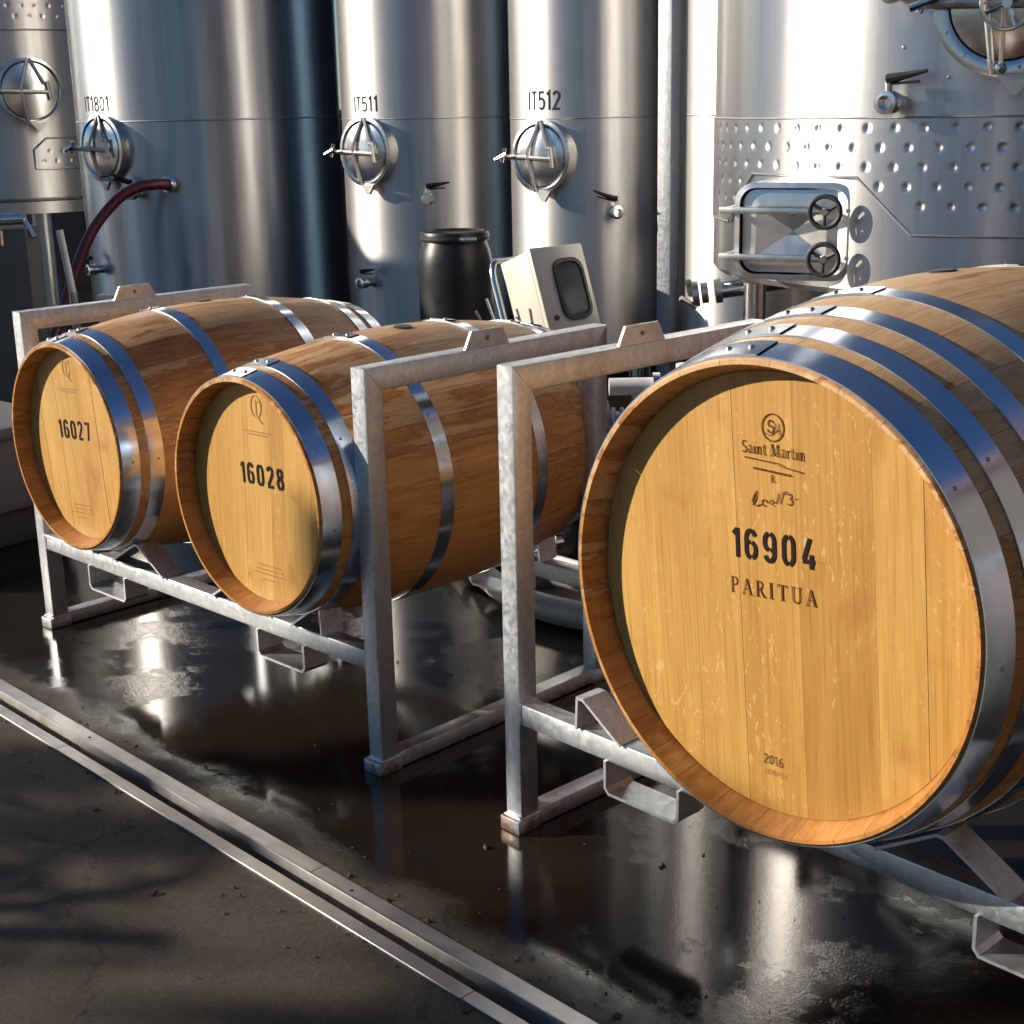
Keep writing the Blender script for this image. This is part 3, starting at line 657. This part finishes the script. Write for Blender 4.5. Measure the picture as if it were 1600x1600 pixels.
# IT511 / IT512 / their neighbour; the row comes nearer to the right
for nm, C, R, lb in (('511', (-.488, 9.488), .525, 'slim stainless tank marked IT511 behind the black drum'), ('512', (.512, 8.585), .475, 'slim stainless tank marked IT512 left of the square column'), ('', (1.381, 8.080), .442, 'slim unmarked stainless tank seen between the square column and the dimpled tank')):
    t = thing('steel_tank', lb, 'tank', (*C, 0), group='stainless wine tanks')
    shell(t, R, .20, 4.4, ({'511': 1.450, '512': 1.441, '': 1.445}[nm], 3.0)); legs(t, R*.8, .20, 4, .045, 35)
    if nm == '511':
        hatch(t, -38.7, R, 1.262, .201); valve(t, 2.2, R, .983, 'right', .9, (.20, .24, .03, -.03)); valve(t, -42.5, R, .477, 'right', .85); letters(t, 'IT511', -40.2, R, 1.494, .087, 1.02)
    if nm == '512':
        hatch(t, -38.0, R, 1.241, .192); valve(t, 9.2, R, .944, 'left', .86, (.20, .21, .04, -.03)); letters(t, 'IT512', -38.0, R, 1.486, .097, .90)

# dimpled jackets
def inpoly(x, y, P):
    c = False; j = len(P)-1
    for i in range(len(P)):
        if (P[i][1] > y) != (P[j][1] > y) and x < (P[j][0]-P[i][0])*(y-P[i][1])/(P[j][1]-P[i][1])+P[i][0]: c = not c
        j = i
    return c
def jacket(t, R, a0, a1, z0, z1, dx, dz, rad, dep, mat, cut=None, keep=None, res=.0085, margin=.035):
    n = int(R*R_(a1-a0)/res); mz = int((z1-z0)/res); bm = bmesh.new(); V = []
    rows = int((z1-z0-2*margin)/dz)+1
    blocked = lambda a, z: (cut and inpoly(a, z, cut)) or (keep and not inpoly(a, z, keep))
    grow = lambda a, z: any(blocked(a+da, z+dz_) for da in (-.02/R*57.3, .02/R*57.3) for dz_ in (-.02, .02))
    ok = {}
    for i in range(n+1):
        a = a0+(a1-a0)*i/n; s = R*R_(a-a0); row = []
        for j in range(mz+1):
            z = z0+(z1-z0)*j/mz; k = round((z1-margin-z)/dz); k = min(max(k, 0), rows-1); zc = z1-margin-k*dz
            q = round(s/dx-.5*(k % 2)); sc_ = (q+.5*(k % 2))*dx; d = math.hypot(s-sc_, z-zc); key = (q, k)
            if key not in ok: ac = a0+math.degrees(sc_/R); ok[key] = not grow(ac, zc) and a0 < ac < a1
            dd = dep*max(0, 1-(d/rad)**2)**1.3 if (d < rad and ok[key]) else 0
            p = polar(a, R+.006-dd, z); row.append(bm.verts.new(p))
        V.append(row)
    for i in range(n):
        for j in range(mz):
            ac = a0+(a1-a0)*(i+.5)/n; zc = z0+(z1-z0)*(j+.5)/mz
            if blocked(ac, zc): continue
            bm.faces.new((V[i][j], V[i+1][j], V[i+1][j+1], V[i][j+1]))
    bmesh.ops.delete(bm, geom=[v for v in bm.verts if not v.link_faces], context='VERTS')
    me = bpy.data.meshes.new('cooling_jacket'); bm.to_mesh(me); bm.free(); me.materials.append(MAT[mat]); me.polygons.foreach_set('use_smooth', [True]*len(me.polygons))
    return put('cooling_jacket', me, t)
def weld_path(t, pts, R, r=.006, closed=False, parent=None, mat='steel_d'):
    P = []
    for i in range(len(pts)-1 + (1 if closed else 0)):
        (a, z), (a2, z2) = pts[i], pts[(i+1) % len(pts)]
        m_ = max(2, int(abs(a2-a)/2)+1); P += [polar(a+(a2-a)*k/m_, R+.004, z+(z2-z)*k/m_) for k in range(m_)]
    if not closed: P.append(polar(pts[-1][0], R+.004, pts[-1][1]))
    B().tube(P, r, 8, closed=closed).build('jacket_weld', mat, t)

# right-hand dimpled tank
CR, RR = (2.128, 6.248), 1.238
t = thing('steel_tank', 'large dimple-jacketed stainless tank with a square door and two handwheels', 'tank', (*CR, 0), group='stainless wine tanks')
shell(t, RR, .829, 4.0, (2.85,), 'tank_r')
cutp = [(-69.5, 1.240), (-44.0, 1.240), (-34.0, 1.043), (-34.0, .96), (-95, .96), (-95, 1.016), (-79.6, 1.016)]
jacket(t, RR, -130, 60, 1.043, 1.446, .105, .0672, .0155, .0065, 'tank_r', cutp, res=.007, margin=.034)
weld_path(t, [(-130, 1.446), (60, 1.446)], RR, .0045); weld_path(t, [(-34, 1.043), (60, 1.043)], RR, .0045)
weld_path(t, [(-95, 1.043), (-79.6, 1.043), (-69.5, 1.240), (-44.0, 1.240), (-34.0, 1.043)], RR, .0055)
legs(t, RR*.93, .80, 4, .046, -76)
h = hatch(t, -21.0, RR, 1.810, .234, .09, .045)
A = tframe(-21.0, RR, 1.810) @ Matrix.Rotation(R_(90), 4, 'X'); P = lambda x, z, d: A @ Vector((x, z, d))
B().tube([P(.08*math.cos(2*math.pi*k/28), .08*math.sin(2*math.pi*k/28)-.01, .166) for k in range(28)], .008, 8, closed=True).build('handwheel', 'steel', h)
for k in range(4): B().tube([P(0, -.01, .157), P(.08*math.cos(k*1.571+.4), .08*math.sin(k*1.571+.4)-.01, .166)], .006, 8).build('spoke', 'steel', h)
B().tube([P(0, -.01, .09), P(0, -.01, .18)], .016, 14).build('spindle', 'steel', h)
B().tube([P(-.011, -.018, .135), P(-.011, -.200, .115)], .008, 8).build('clamp_rod', 'steel', h)
B().lathe([(.0005, .020), (.0125, .016), (.019, .0035), (.019, -.0035), (.0125, -.016), (.0005, -.020)], 18, A @ Matrix.Translation((-.011, -.210, .113))).build('ball_knob', 'steel', h)
for k in range(14): B().lathe([(.0005, .008), (.0055, .007), (.007, 0)], 10, A @ Matrix.Translation((.212*math.cos(k*.4488), .212*math.sin(k*.4488), .091))).build('bolt', 'steel_d', h)
B().box((-.27, .018, .063), (-.215, .08, .112), A, .006).build('hinge_block', 'steel', h)
valve(t, -37.6, RR, 1.498, 'right', .94)
B().lathe([(.027, 0), (.027, .08), (.04, .085), (.04, .107), (.018, .111), (.0005, .111)], 24, tframe(-37.6, RR, 1.859) @ Matrix.Rotation(R_(90), 4, 'X')).build('outlet', 'steel', t)
for a, z in ((-37.0, 1.68), (-29.5, 1.578)):
    B().lathe([(.0, .006), (.005, .005), (.007, 0)], 10, tframe(a, RR, z) @ Matrix.Rotation(R_(90), 4, 'X')).build('stud', 'steel_d', t)
# the square door
DF = tframe(-56.0, RR, 1.043, 30.0); DS = .892
DX = lambda x, y, z: DF @ Vector((x*DS, y*DS, z*DS))
b = B(); outer = rrect(.50, .40, .085, 6); inner = rrect(.455, .355, .066, 6); n = len(outer)
rings = [(outer, .26), (outer, -.105), (inner, -.110), (inner, .0)]
vr = [[b.bm.verts.new(DX(x, d, z)) for x, z in P_] for P_, d in rings]
for i in range(3):
    for k in range(n): b.bm.faces.new((vr[i][k], vr[i][(k+1) % n], vr[i+1][(k+1) % n], vr[i+1][k]))
door = b.build('door_frame', 'satin', t, 30)
b = B(); lid0 = rrect(.44, .34, .06, 6); lid1 = rrect(.30, .22, .03, 6)
v0 = [b.bm.verts.new(DX(x, -.085, z)) for x, z in lid0]; v1 = [b.bm.verts.new(DX(x-.01, -.095, z)) for x, z in lid1]
for k in range(n): b.bm.faces.new((v0[k], v0[(k+1) % n], v1[(k+1) % n], v1[k]))
apex = b.bm.verts.new(DX(-.01, -.056, 0))
cv = [b.bm.verts.new(DX(x, -.0948, z)) for x, z in ((.139, .10), (-.159, .10), (-.159, -.10), (.139, -.10))]
for k in range(4): b.bm.faces.new((cv[k], cv[(k+1) % 4], apex))
def near(i): return cv[0 if lid1[i][0] > 0 and lid1[i][1] > 0 else 1 if lid1[i][0] <= 0 and lid1[i][1] > 0 else 2 if lid1[i][0] <= 0 else 3]
for k in range(n):
    q = [v1[k], v1[(k+1) % n], near((k+1) % n), near(k)]
    if q[2] is q[3]: q = q[:3]
    b.bm.faces.new(q)
b.build('door', 'satin', t, 12)
AX = lambda v: DF.to_3x3() @ Vector(v)
for zc in (.088, -.104):
    b = B(); p0, p1 = DX(-.300, -.150, zc), DX(.13, -.150, zc)
    br = B().box((-.300*DS, -.160*DS, (zc-.013)*DS), (.13*DS, -.140*DS, (zc+.013)*DS), DF, .003).build('clamp_bar', 'satin', t)
    B().tube([DX(-.285, -.15, zc), DX(-.285, .02, zc)], .011, 10).build('pivot', 'steel_d', br)
    A = frame(DX(.150, -.178, zc), AX((1, 0, 0)), AX((0, 0, 1)), AX((0, -1, 0)))
    wo_ = B().tube([A @ Vector((.056*math.cos(2*math.pi*k/32), .056*math.sin(2*math.pi*k/32), 0)) for k in range(32)], .0095, 10, closed=True).build('handwheel', 'rubber', t)
    for k in range(3):
        a = 2*math.pi*k/3+.5; B().tube([A @ Vector((0, 0, -.006)), A @ Vector((.054*math.cos(a), .054*math.sin(a), 0))], .007, 8).build('spoke', 'rubber', wo_)
    B().lathe([(.0005, .014), (.012, .014), (.015, .008), (.015, -.025), (.008, -.026), (.008, -.12)], 20, A).build('hub', 'steel', wo_)
    B().tube([DX(.22, -.10, zc), DX(.305, -.10, zc)], .009, 8).tube([DX(.275, -.10, zc-.028), DX(.275, -.10, zc+.032)], .007, 8).build('hinge_pin', 'steel_d', t)
b = B().tube([polar(-80, RR*.80, .79), polar(-84, RR*1.02, .748)], .034, 16); b.build('drain_pipe', 'steel', t)
b = B(); p0, p1 = polar(-84, RR*1.0, .752), polar(-85, RR*1.10, .735); d = (p1-p0)
for f_, r in ((.0, .052), (.45, .045), (.75, .055)): b.tube([p0+d*f_, p0+d*(f_+.22)], r, 14)
b.tube([p1, p1+Vector((-.02, -.05, .06))], .014, 8); b.tube([p1+Vector((.02, -.02, -.05)), p1+Vector((-.05, -.03, -.01))], .012, 8)
b.build('drain_valve', 'steel_d', t)

# far-left dimpled tank on legs
CL, RL = (-4.090, 12.551), 1.08
t = thing('steel_tank', 'dimpled stainless tank on legs at the left edge, with a round hatch', 'tank', (*CL, 0), group='stainless wine tanks')
shell(t, RL, .884, 4.6, (), 'tank')
jacket(t, RL, -60, 100, 2.138, 2.64, .102, .074, .0155, .0055, 'tank', res=.009)
weld_path(t, [(-60, 2.138), (100, 2.138)], RL, .007)
kp = [(25.8, 1.112), (70, 1.112), (70, 1.340), (31.0, 1.340), (25.8, 1.256)]
jacket(t, RL, 24, 72, 1.08, 1.37, .102, .074, .0155, .0055, 'tank', None, kp, .009, .05); weld_path(t, kp, RL, .008, True)
hatch(t, 26.3, RL, 1.693, .24, .07)
B().lathe([(RL*.92, .776), (RL+.01, .776), (RL+.01, .866), (RL*.92, .866)], 120, closed_prof=True).build('base_ring', 'steel_d', t)
for a in (-30, 28, 120, 210): B().tube([polar(a, RL*.86, 0), polar(a, RL*.86, .776)], .085, 20).build('leg', 'steel_d', t)

# ------------------------------------------------------------------ square steel column
B_ = B().box((-.044, -.044, 0), (.044, .044, 5), bev=.004)
o = B_.build('steel_column', 'galv', None, 35, (.878, 8.0, 0), (0, 0, R_(-43))); tag(o, 'tall square galvanized steel column right of the tank marked IT512', 'column')

# ------------------------------------------------------------------ drum
t = thing('plastic_drum', 'black plastic drum with a clamped lid standing before the slim tanks', 'drum', (-.279, 8.05, 0))
B().lathe([(.0005, 0), (.17, .0), (.196, .02), (.203, .10), (.205, .30), (.208, .32), (.205, .34), (.205, .62), (.203, .70), (.190, .765), (.176, .80), (.172, .815)], 56).build('body', 'black', t)
B().lathe([(.172, .812), (.186, .815), (.188, .850), (.182, .862), (.168, .864), (.160, .852), (.0005, .850)], 56).build('lid', 'black', t)
B().lathe([(.187, .822), (.1905, .825), (.1905, .838), (.187, .841)], 56).build('clamp_ring', 'rubber', t)
B().box((.03, -.196, .820), (.12, -.187, .843), bev=.003).build('clamp_lever', 'steel', t)

# ------------------------------------------------------------------ pump trolley and its control box
t = thing('pump_trolley', 'wheeled pump trolley with a tilted beige control box behind the racks', 'pump', (.12, 5.75, 0))
TB = Matrix.Translation((.075, -.02, .60)) @ Matrix.Rotation(R_(40), 4, 'Z') @ Matrix.Rotation(R_(-20), 4, 'X')
# local: x right, y back, z up; front face -Y carries the window
bx = B().box((-.13, -.10, -.05), (.13, .07, .36), TB, .004).build('control_box', 'beige', t)
B().box((-.136, -.128, -.055), (.136, -.106, .366), TB, .006).build('box_door', 'beige', bx)
wf = [(x+.03, z+.19) for x, z in rrect(.155, .245, .05, 6)]; wi = [(x+.03, z+.19) for x, z in rrect(.128, .215, .042, 6)]
b = B(); k = len(wf)
vv = [[b.bm.verts.new(TB @ Vector((x, y, z))) for x, z in P] for P, y in ((wf, -.127), (wf, -.136), (wi, -.137), (wi, -.130))]
for i in range(3):
    for j in range(k): b.bm.faces.new((vv[i][j], vv[i][(j+1) % k], vv[i+1][(j+1) % k], vv[i+1][j]))
b.build('window_gasket', 'rubber', bx); B().prism(wi, -.131, -.128, TB).build('window_pane', 'glass', bx)
B().lathe([(.0, .008), (.010, .008), (.012, .0)], 16, TB @ Matrix.Translation((-.085, -.128, .085)) @ Matrix.Rotation(R_(90), 4, 'X')).build('lock', 'rubber', bx)
B().tube([TB @ Vector((-.1335, -.03, .06)), TB @ Vector((-.1335, .05, .14))], .0035, 6).tube([TB @ Vector((-.1335, -.03, .06)), TB @ Vector((-.1335, -.04, .15))], .0035, 6).build('side_stroke', 'steel_d', bx)
HX = lambda x, y, z: TB @ Vector((x, y, z))
for x in (-.155,):
    pts = [HX(x, .10, -.60), HX(x, .10, .30)] + [HX(x+.03-.03*math.cos(R_(a)), .10, .30+.075*math.sin(R_(a))) for a in (30, 60, 90)] + [HX(.10, .10, .375)] + [HX(.125+.03*math.sin(R_(a)), .10, .30+.075*math.cos(R_(a))) for a in (30, 60, 90)] + [HX(.155, .10, -.60)]
    B().tube(pts, .015, 12).build('push_handle', 'steel', t)
b = B().tube([HX(-.16, .11, .14), HX(-.235, .12, .10), HX(-.26, .13, .20)], .006, 8); b.tube([HX(-.16, .09, .14), HX(-.21, .09, .13), HX(-.215, .10, .235)], .006, 8); b.build('cable_hook', 'steel', t)
B().box((-.30, -.85, .14), (.46, .36, .20), bev=.01).build('chassis', 'steel', t)
for x in (-.33, .49):
    for y in (-.70, .22):
        wl = B().lathe([(.0005, .025), (.06, .025), (.075, .03), (.098, .024), (.10, .0), (.098, -.024), (.075, -.03), (.06, -.025), (.0005, -.025)], 32).build('wheel', 'rubber', t, 35, (x, y, .10), (0, R_(90), 0))
# motor and manifold, in view through the second rack
t = thing('transfer_pump', 'dark blue pump motor with white pipes seen through the second rack', 'pump', (.62, 4.95, 0))
B().box((-.36, -.24, .02), (.36, .24, .09), bev=.01).build('base', 'steel_d', t)
B().lathe([(.0005, -.22), (.10, -.22), (.125, -.19), (.125, .16), (.10, .20), (.0005, .20)], 32, Matrix.Translation((-.10, 0, .36)) @ Matrix.Rotation(R_(90), 4, 'Y')).build('motor', 'navy', t)
for i in range(9):
    B().lathe([(.126, -.006), (.140, -.004), (.140, .004), (.126, .006)], 32, Matrix.Translation((-.26+.03*i, 0, .36)) @ Matrix.Rotation(R_(90), 4, 'Y'), closed_prof=True).build('cooling_fin', 'navy', t)
B().box((-.20, -.12, .09), (.02, .12, .26), bev=.01).build('foot', 'navy', t)
B().tube([(-.02, -.06, .09), (-.02, -.06, .66)], .034, 18).build('pipe', 'white', t)
B().tube([(-.28, -.05, .585), (-.06, -.055, .585)], .030, 16).build('pipe', 'white', t)
B().tube([(.06, -.05, .50), (.06, -.05, .60), (.09, -.05, .645), (.14, -.05, .66), (.34, -.05, .66)], .028, 14).build('pipe', 'white', t)
B().lathe([(.052, -.012), (.052, .012), (.03, .012), (.03, -.012)], 28, Matrix.Translation((.20, -.05, .66)) @ Matrix.Rotation(R_(90), 4, 'Y'), closed_prof=True).build('flange', 'white', t)
B().lathe([(.045, -.012), (.045, .012), (.03, .012), (.03, -.012)], 28, Matrix.Translation((-.12, -.05, .585)) @ Matrix.Rotation(R_(90), 4, 'Y'), closed_prof=True).build('flange', 'steel', t)
b = B()
for i in range(4): b.tube([(-.30+.05*i, -.20, .22), (-.22+.05*i, -.20, .34)], .006, 6); b.tube([(-.22+.05*i, -.20, .22), (-.30+.05*i, -.20, .34)], .006, 6)
b.build('guard_mesh', 'steel', t)

# ------------------------------------------------------------------ hoses
def bez(pts, n=10):
    P = [Vector(p) for p in pts]; out = []
    for i in range(len(P)-1):
        p0 = P[max(i-1, 0)]; p1 = P[i]; p2 = P[i+1]; p3 = P[min(i+2, len(P)-1)]
        for k in range(n):
            s = k/n; out.append(.5*((2*p1)+(p2-p0)*s+(2*p0-5*p1+4*p2-p3)*s*s+(3*p1-p0-3*p2+p3)*s**3))
    return out+[P[-1]]
c18 = Vector((*C18, 0)); tip = c18+polar(-6.2, R18+.115, 1.072)
t = thing('wine_hose', 'dark red hose hanging from the outlet of the tank marked IT1801', 'hose', tip)
q = bez([tip, tip+Vector((-.07, -.05, .004)), tip+Vector((-.17, -.10, -.012)), tip+Vector((-.29, -.16, -.085)), tip+Vector((-.44, -.24, -.27)), tip+Vector((-.55, -.32, -.52)), tip+Vector((-.65, -.42, -.82)), tip+Vector((-.70, -.60, -1.0)), tip+Vector((-.66, -.95, -1.036)), tip+Vector((-.58, -1.5, -1.037))], 8)
B().tube([p-tip for p in q], .034, 14).build('tube', 'redhose', t)
B().lathe([(.036, -.05), (.050, -.05), (.050, -.01), (.036, -.01)], 24, Matrix.Rotation(R_(8), 4, 'Z') @ Matrix.Rotation(R_(90), 4, 'X') @ Matrix.Translation((0, 0, -.02)), closed_prof=True).build('coupling', 'steel', t)
q = bez([(-.30, 4.95, .045), (-.119, 4.57, .045), (-.02, 4.34, .045), (.12, 4.17, .045), (.35, 4.06, .045), (.72, 4.10, .045), (1.1, 4.45, .045), (1.3, 5.1, .045)], 10)
tag(B().tube(q, .040, 16).build('floor_hose', 'grey_hose'), 'pale grey suction hose lying on the wet floor behind the rack post', 'hose')
q = bez([(.02, 4.86, .03), (.126, 4.72, .03), (.30, 4.56, .03), (.62, 4.45, .03), (.9, 4.6, .03)], 8)
tag(B().tube(q, .022, 12).build('floor_pipe', 'white'), 'thin white pipe on the floor behind the grey hose', 'pipe')
t = thing('hose_coupling', 'small steel coupling on the floor beside the white pipe', 'coupling', (.09, 4.83, 0), .6)
B().box((-.05, -.04, .0), (.05, .04, .085), bev=.008).build('body', 'steel_d', t); B().tube([(-.08, 0, .045), (-.05, 0, .045)], .03, 14).build('ferrule', 'steel', t); B().tube([(.05, 0, .045), (.09, 0, .045)], .026, 14).build('ferrule', 'steel', t)

# ------------------------------------------------------------------ bin and bits at the left edge
t = thing('grey_bin', 'grey plastic bin on low runners behind the left end of the first rack', 'bin', (-2.35, 5.30, 0), R_(-40))
b = B().box((-.55, -.45, .13), (.55, .45, .44), bev=.03); b.build('tub', 'bin', t)
B().box((-.57, -.47, .40), (.57, .47, .45), bev=.012).build('rim', 'bin', t)
for x in (-.46, 0, .46): B().box((x-.05, -.44, 0), (x+.05, .44, .135), bev=.008).build('runner', 'pit', t)
t = thing('concrete_pier', 'short grey pier with a pale pipe on top at the left edge', 'pier', (-2.63, 8.0, 0))
B().box((-.22, -.12, 0), (.075, .12, .94), bev=.006).build('shaft', 'conc', t)
B().tube([(-.25, -.05, .975), (.06, -.05, .985)], .032, 14).tube([(.05, -.05, .98), (.105, -.07, .885)], .016, 10).build('pipe', 'steel', t)
B().tube([(-.05, -.125, .93), (-.05, -.125, .85)], .010, 8).build('tap', 'steel', t)
o = B().tube([(-2.47, 8.2, .90), (-2.43, 8.2, .55)], .020, 12).build('standpipe', 'white'); 
B().tube([(-2.43, 8.2, .56), (-2.42, 8.2, 0)], .024, 12).build('sleeve', 'steel_d', o)
tag(o, 'thin pale standpipe below the dimpled tank at the left edge', 'pipe')
tag(B().box((-.05, -.04, 0), (.05, .04, .56), bev=.004).build('marker_post', 'beige', None, 35, (-2.20, 8.05, 0)), 'short pale post just behind the first rack under the red hose', 'post')

# ------------------------------------------------------------------ back wall behind the tanks
t = thing('winery_wall', 'low dark clad wall in the shade behind the row of tanks, plus an added unseen upper part', 'wall', (0, 15.8, 0))
B().box((-14, 0, 0), (14, .3, 1.5)).build('cladding', 'pit', t, 0); B().box((-.4, -.1, 1.5), (14, .3, 6.5)).build('dark_reflection_wall', 'pit', t, 0)  # unseen tall part added so the wide tank's right side reflects dark
rib = B().box((-.02, -.03, 0), (.02, 0, 1.5)).mesh('rib', 'pit', 0)
for k in range(24): put('rib', rib, t, (-6+k*.5, 0, 0))

# ------------------------------------------------------------------ unseen surroundings, put here to shade the yard and show in the steel
t = thing('added_side_building', 'unseen brown building added right of the yard for its bounce and reflection', 'building', (8.6, 0, 0))  # unseen building added to bounce light on the casks and show in the steel
B().box((0, -9, 0), (6, 11, 6.8)).build('wall', 'cream', t, 0); B().box((-.5, -9.5, 6.8), (6.5, 11.5, 7.05)).build('roof', 'roof', t, 0)
for y in (-6, -1.5, 3.0): B().box((-.05, y, 0), (-.002, y+2.2, 3.0)).build('door', 'roof', t, 0)
t = thing('barrel_hall', 'dark clad barrel hall behind the camera', 'building', (12.5, -10, 0))
B().box((-9, -8, 0), (9, 0, 7.5)).build('wall', 'shed', t, 0); B().box((-9.4, -8.4, 7.5), (9.4, .6, 7.75)).build('roof', 'roof', t, 0)
B().box((-6.0, .002, 0), (-2.2, .05, 3.4)).build('door', 'cream', t, 0)
def hedge(label, loc, lx, y0, y1, top, seed, ls=.06):
    t = thing('hedge_shrub', label, 'shrub', loc); r = random.Random(seed); V, Fc = [], []
    y = y0; cl = []
    for _ in range(int((y1-y0)*24)):
        yy = r.uniform(y0, y1); cl.append((yy, r.uniform(.05, .86)*(top(yy)-.12), r.uniform(.10, .22)))
    for _ in range(int((y1-y0)*13)):
        yy = r.uniform(y0, y1); cl.append((yy, top(yy)-r.uniform(.08, .50), r.uniform(.12, .20)))
    cl = [c for c in cl if not (2.45 < c[0] < 3.45 and 2.95 < c[1] < 3.62) and not (3.40 < c[0] < 3.74 and c[1] > 3.66)]
    cl += [(3.80, 3.68, .12), (3.92, 3.66, .11), (3.9, 3.52, .12), (3.58, 4.08, .07), (3.58, 3.865, .035), (3.58, 3.56, .10)]
    for yy, zz, rad in cl:
        xx = r.uniform(-lx/2, lx/2)
        for _ in range(60):
            c = Vector((xx+r.gauss(0, rad*.6), yy+r.gauss(0, rad*.5), max(.02, zz+r.gauss(0, rad*.5))))
            u = Vector((r.gauss(0, 1), r.gauss(0, 1), r.gauss(0, 1))).normalized(); v = u.orthogonal().normalized(); s = ls*r.uniform(.6, 1.4)
            i = len(V); V += [c-u*s, c+v*s*.5, c+u*s, c-v*s*.5]; Fc.append((i, i+1, i+2, i+3))
    me = bpy.data.meshes.new('foliage'); me.from_pydata(V, [], Fc); me.materials.append(MAT['leaf']); put('foliage', me, t)
    B().tube([(0, 3.83, 0), (.02, 3.84, 2.2), (0, 3.845, 4.18)], [.12, .10, .085], 12).build('stem', 'bark', t)
    n = int((y1-y0)/1.1)
    for k in range(n):
        yy = y0+(k+.5)*(y1-y0)/n; h = top(yy)*.85
        B().tube([(0, yy, 0), (r.uniform(-.1, .1), yy+r.uniform(-.1, .1), h*.5), (r.uniform(-.2, .2), yy+r.uniform(-.2, .2), h)], [.05, .035, .012], 8).build('stem', 'bark', t)
    return t
def hedge_top(y): return 4.10+.05*math.sin(y*4.1) if y < 3.62 else max(3.0, 4.0-(y-3.62)*2.6)
hedge('leafy hedge left of the yard that shades the floor', (-10.2, 0, 0), .9, 0.0, 4.8, hedge_top, 5)
for x, y, h, lb in ((-8.2, 9.05, 3.15, 'short stainless tank beyond the left edge, nearer the camera'), (-9.6, 10.2, 3.65, 'short stainless tank beyond the left edge, nearer the dark wall')):
    t = thing('short_tank', lb, 'tank', (x, y, 0), group='short tanks beyond the left edge')
    shell(t, .68, .35, h, (1.4,), cone=.32); legs(t, .55, .35, 4, .05, 20)

t = thing('palm_plant', 'strap-leaved palm in the bed left of the yard', 'plant', (-5.2, 2.75, 0)); r = random.Random(21)
B().tube([(0, 0, 0), (.03, .02, .7), (0, .05, 1.38)], [.09, .07, .06], 12).build('trunk', 'bark', t)
for k in range(16):
    a = 2*math.pi*k/16+r.uniform(-.2, .2); ln = r.uniform(.7, 1.05); el = r.uniform(.35, 1.2); pts = []
    for i in range(9):
        s_ = i/8; pts.append(Vector((math.cos(a)*ln*s_*math.cos(el*(1-.4*s_)), .05+math.sin(a)*ln*s_*math.cos(el*(1-.4*s_)), 1.38+ln*.75*math.sin(el)*s_-.60*s_*s_)))
    b = B(); sd_ = Vector((-math.sin(a), math.cos(a), 0))
    for i in range(8):
        w0, w1 = [.030*math.sin(math.pi*min(1, (j/8)*.85+.15)) for j in (i, i+1)]
        b.quad(pts[i]-sd_*w0, pts[i]+sd_*w0, pts[i+1]+sd_*w1, pts[i+1]-sd_*w1)
        for q in (-1, 1):
            c0 = pts[i]+sd_*w0*q; tip_ = c0+sd_*q*r.uniform(.14, .22)*(1-.4*i/8)+(pts[i+1]-pts[i])*1.3-Vector((0, 0, .05)); b.quad(c0, c0+(pts[i+1]-pts[i])*.35, tip_, tip_-(pts[i+1]-pts[i])*.1)
    b.build('frond', 'leaf', t, 0)

# ------------------------------------------------------------------ grit on the floor
r = random.Random(11); V, Fc = [], []
for _ in range(620):
    e = r.uniform(-.6, 2.6); n_ = r.choice((r.uniform(-.9, -.01), r.gauss(-.05, .05), -abs(r.gauss(0, .006))-.003, .118+abs(r.gauss(0, .007)), r.gauss(.17, .06), r.uniform(.12, 1.0))); 
    if -.003 < n_ < .118: continue
    p = Vector(gp(e, n_, .002)); s = r.uniform(.0015, .0055)*(1 if r.random() < .93 else 2.2); a = r.uniform(0, 6.28)
    u = Vector((math.cos(a), math.sin(a), r.uniform(-.2, .2)))*s; v = Vector((-math.sin(a), math.cos(a), r.uniform(-.2, .2)))*s*r.uniform(.35, .9); k = Vector((0, 0, s*.6)); i = len(V)
    V += [p-u, p+v, p+u, p-v, p+k]; Fc += [(i, i+1, i+4), (i+1, i+2, i+4), (i+2, i+3, i+4), (i+3, i, i+4)]
me = bpy.data.meshes.new('grit'); me.from_pydata(V, [], Fc); me.materials.append(MAT['bark']); tag(put('grit', me), 'dark grit and leaf crumbs scattered along the drain', 'debris', None, 'stuff')
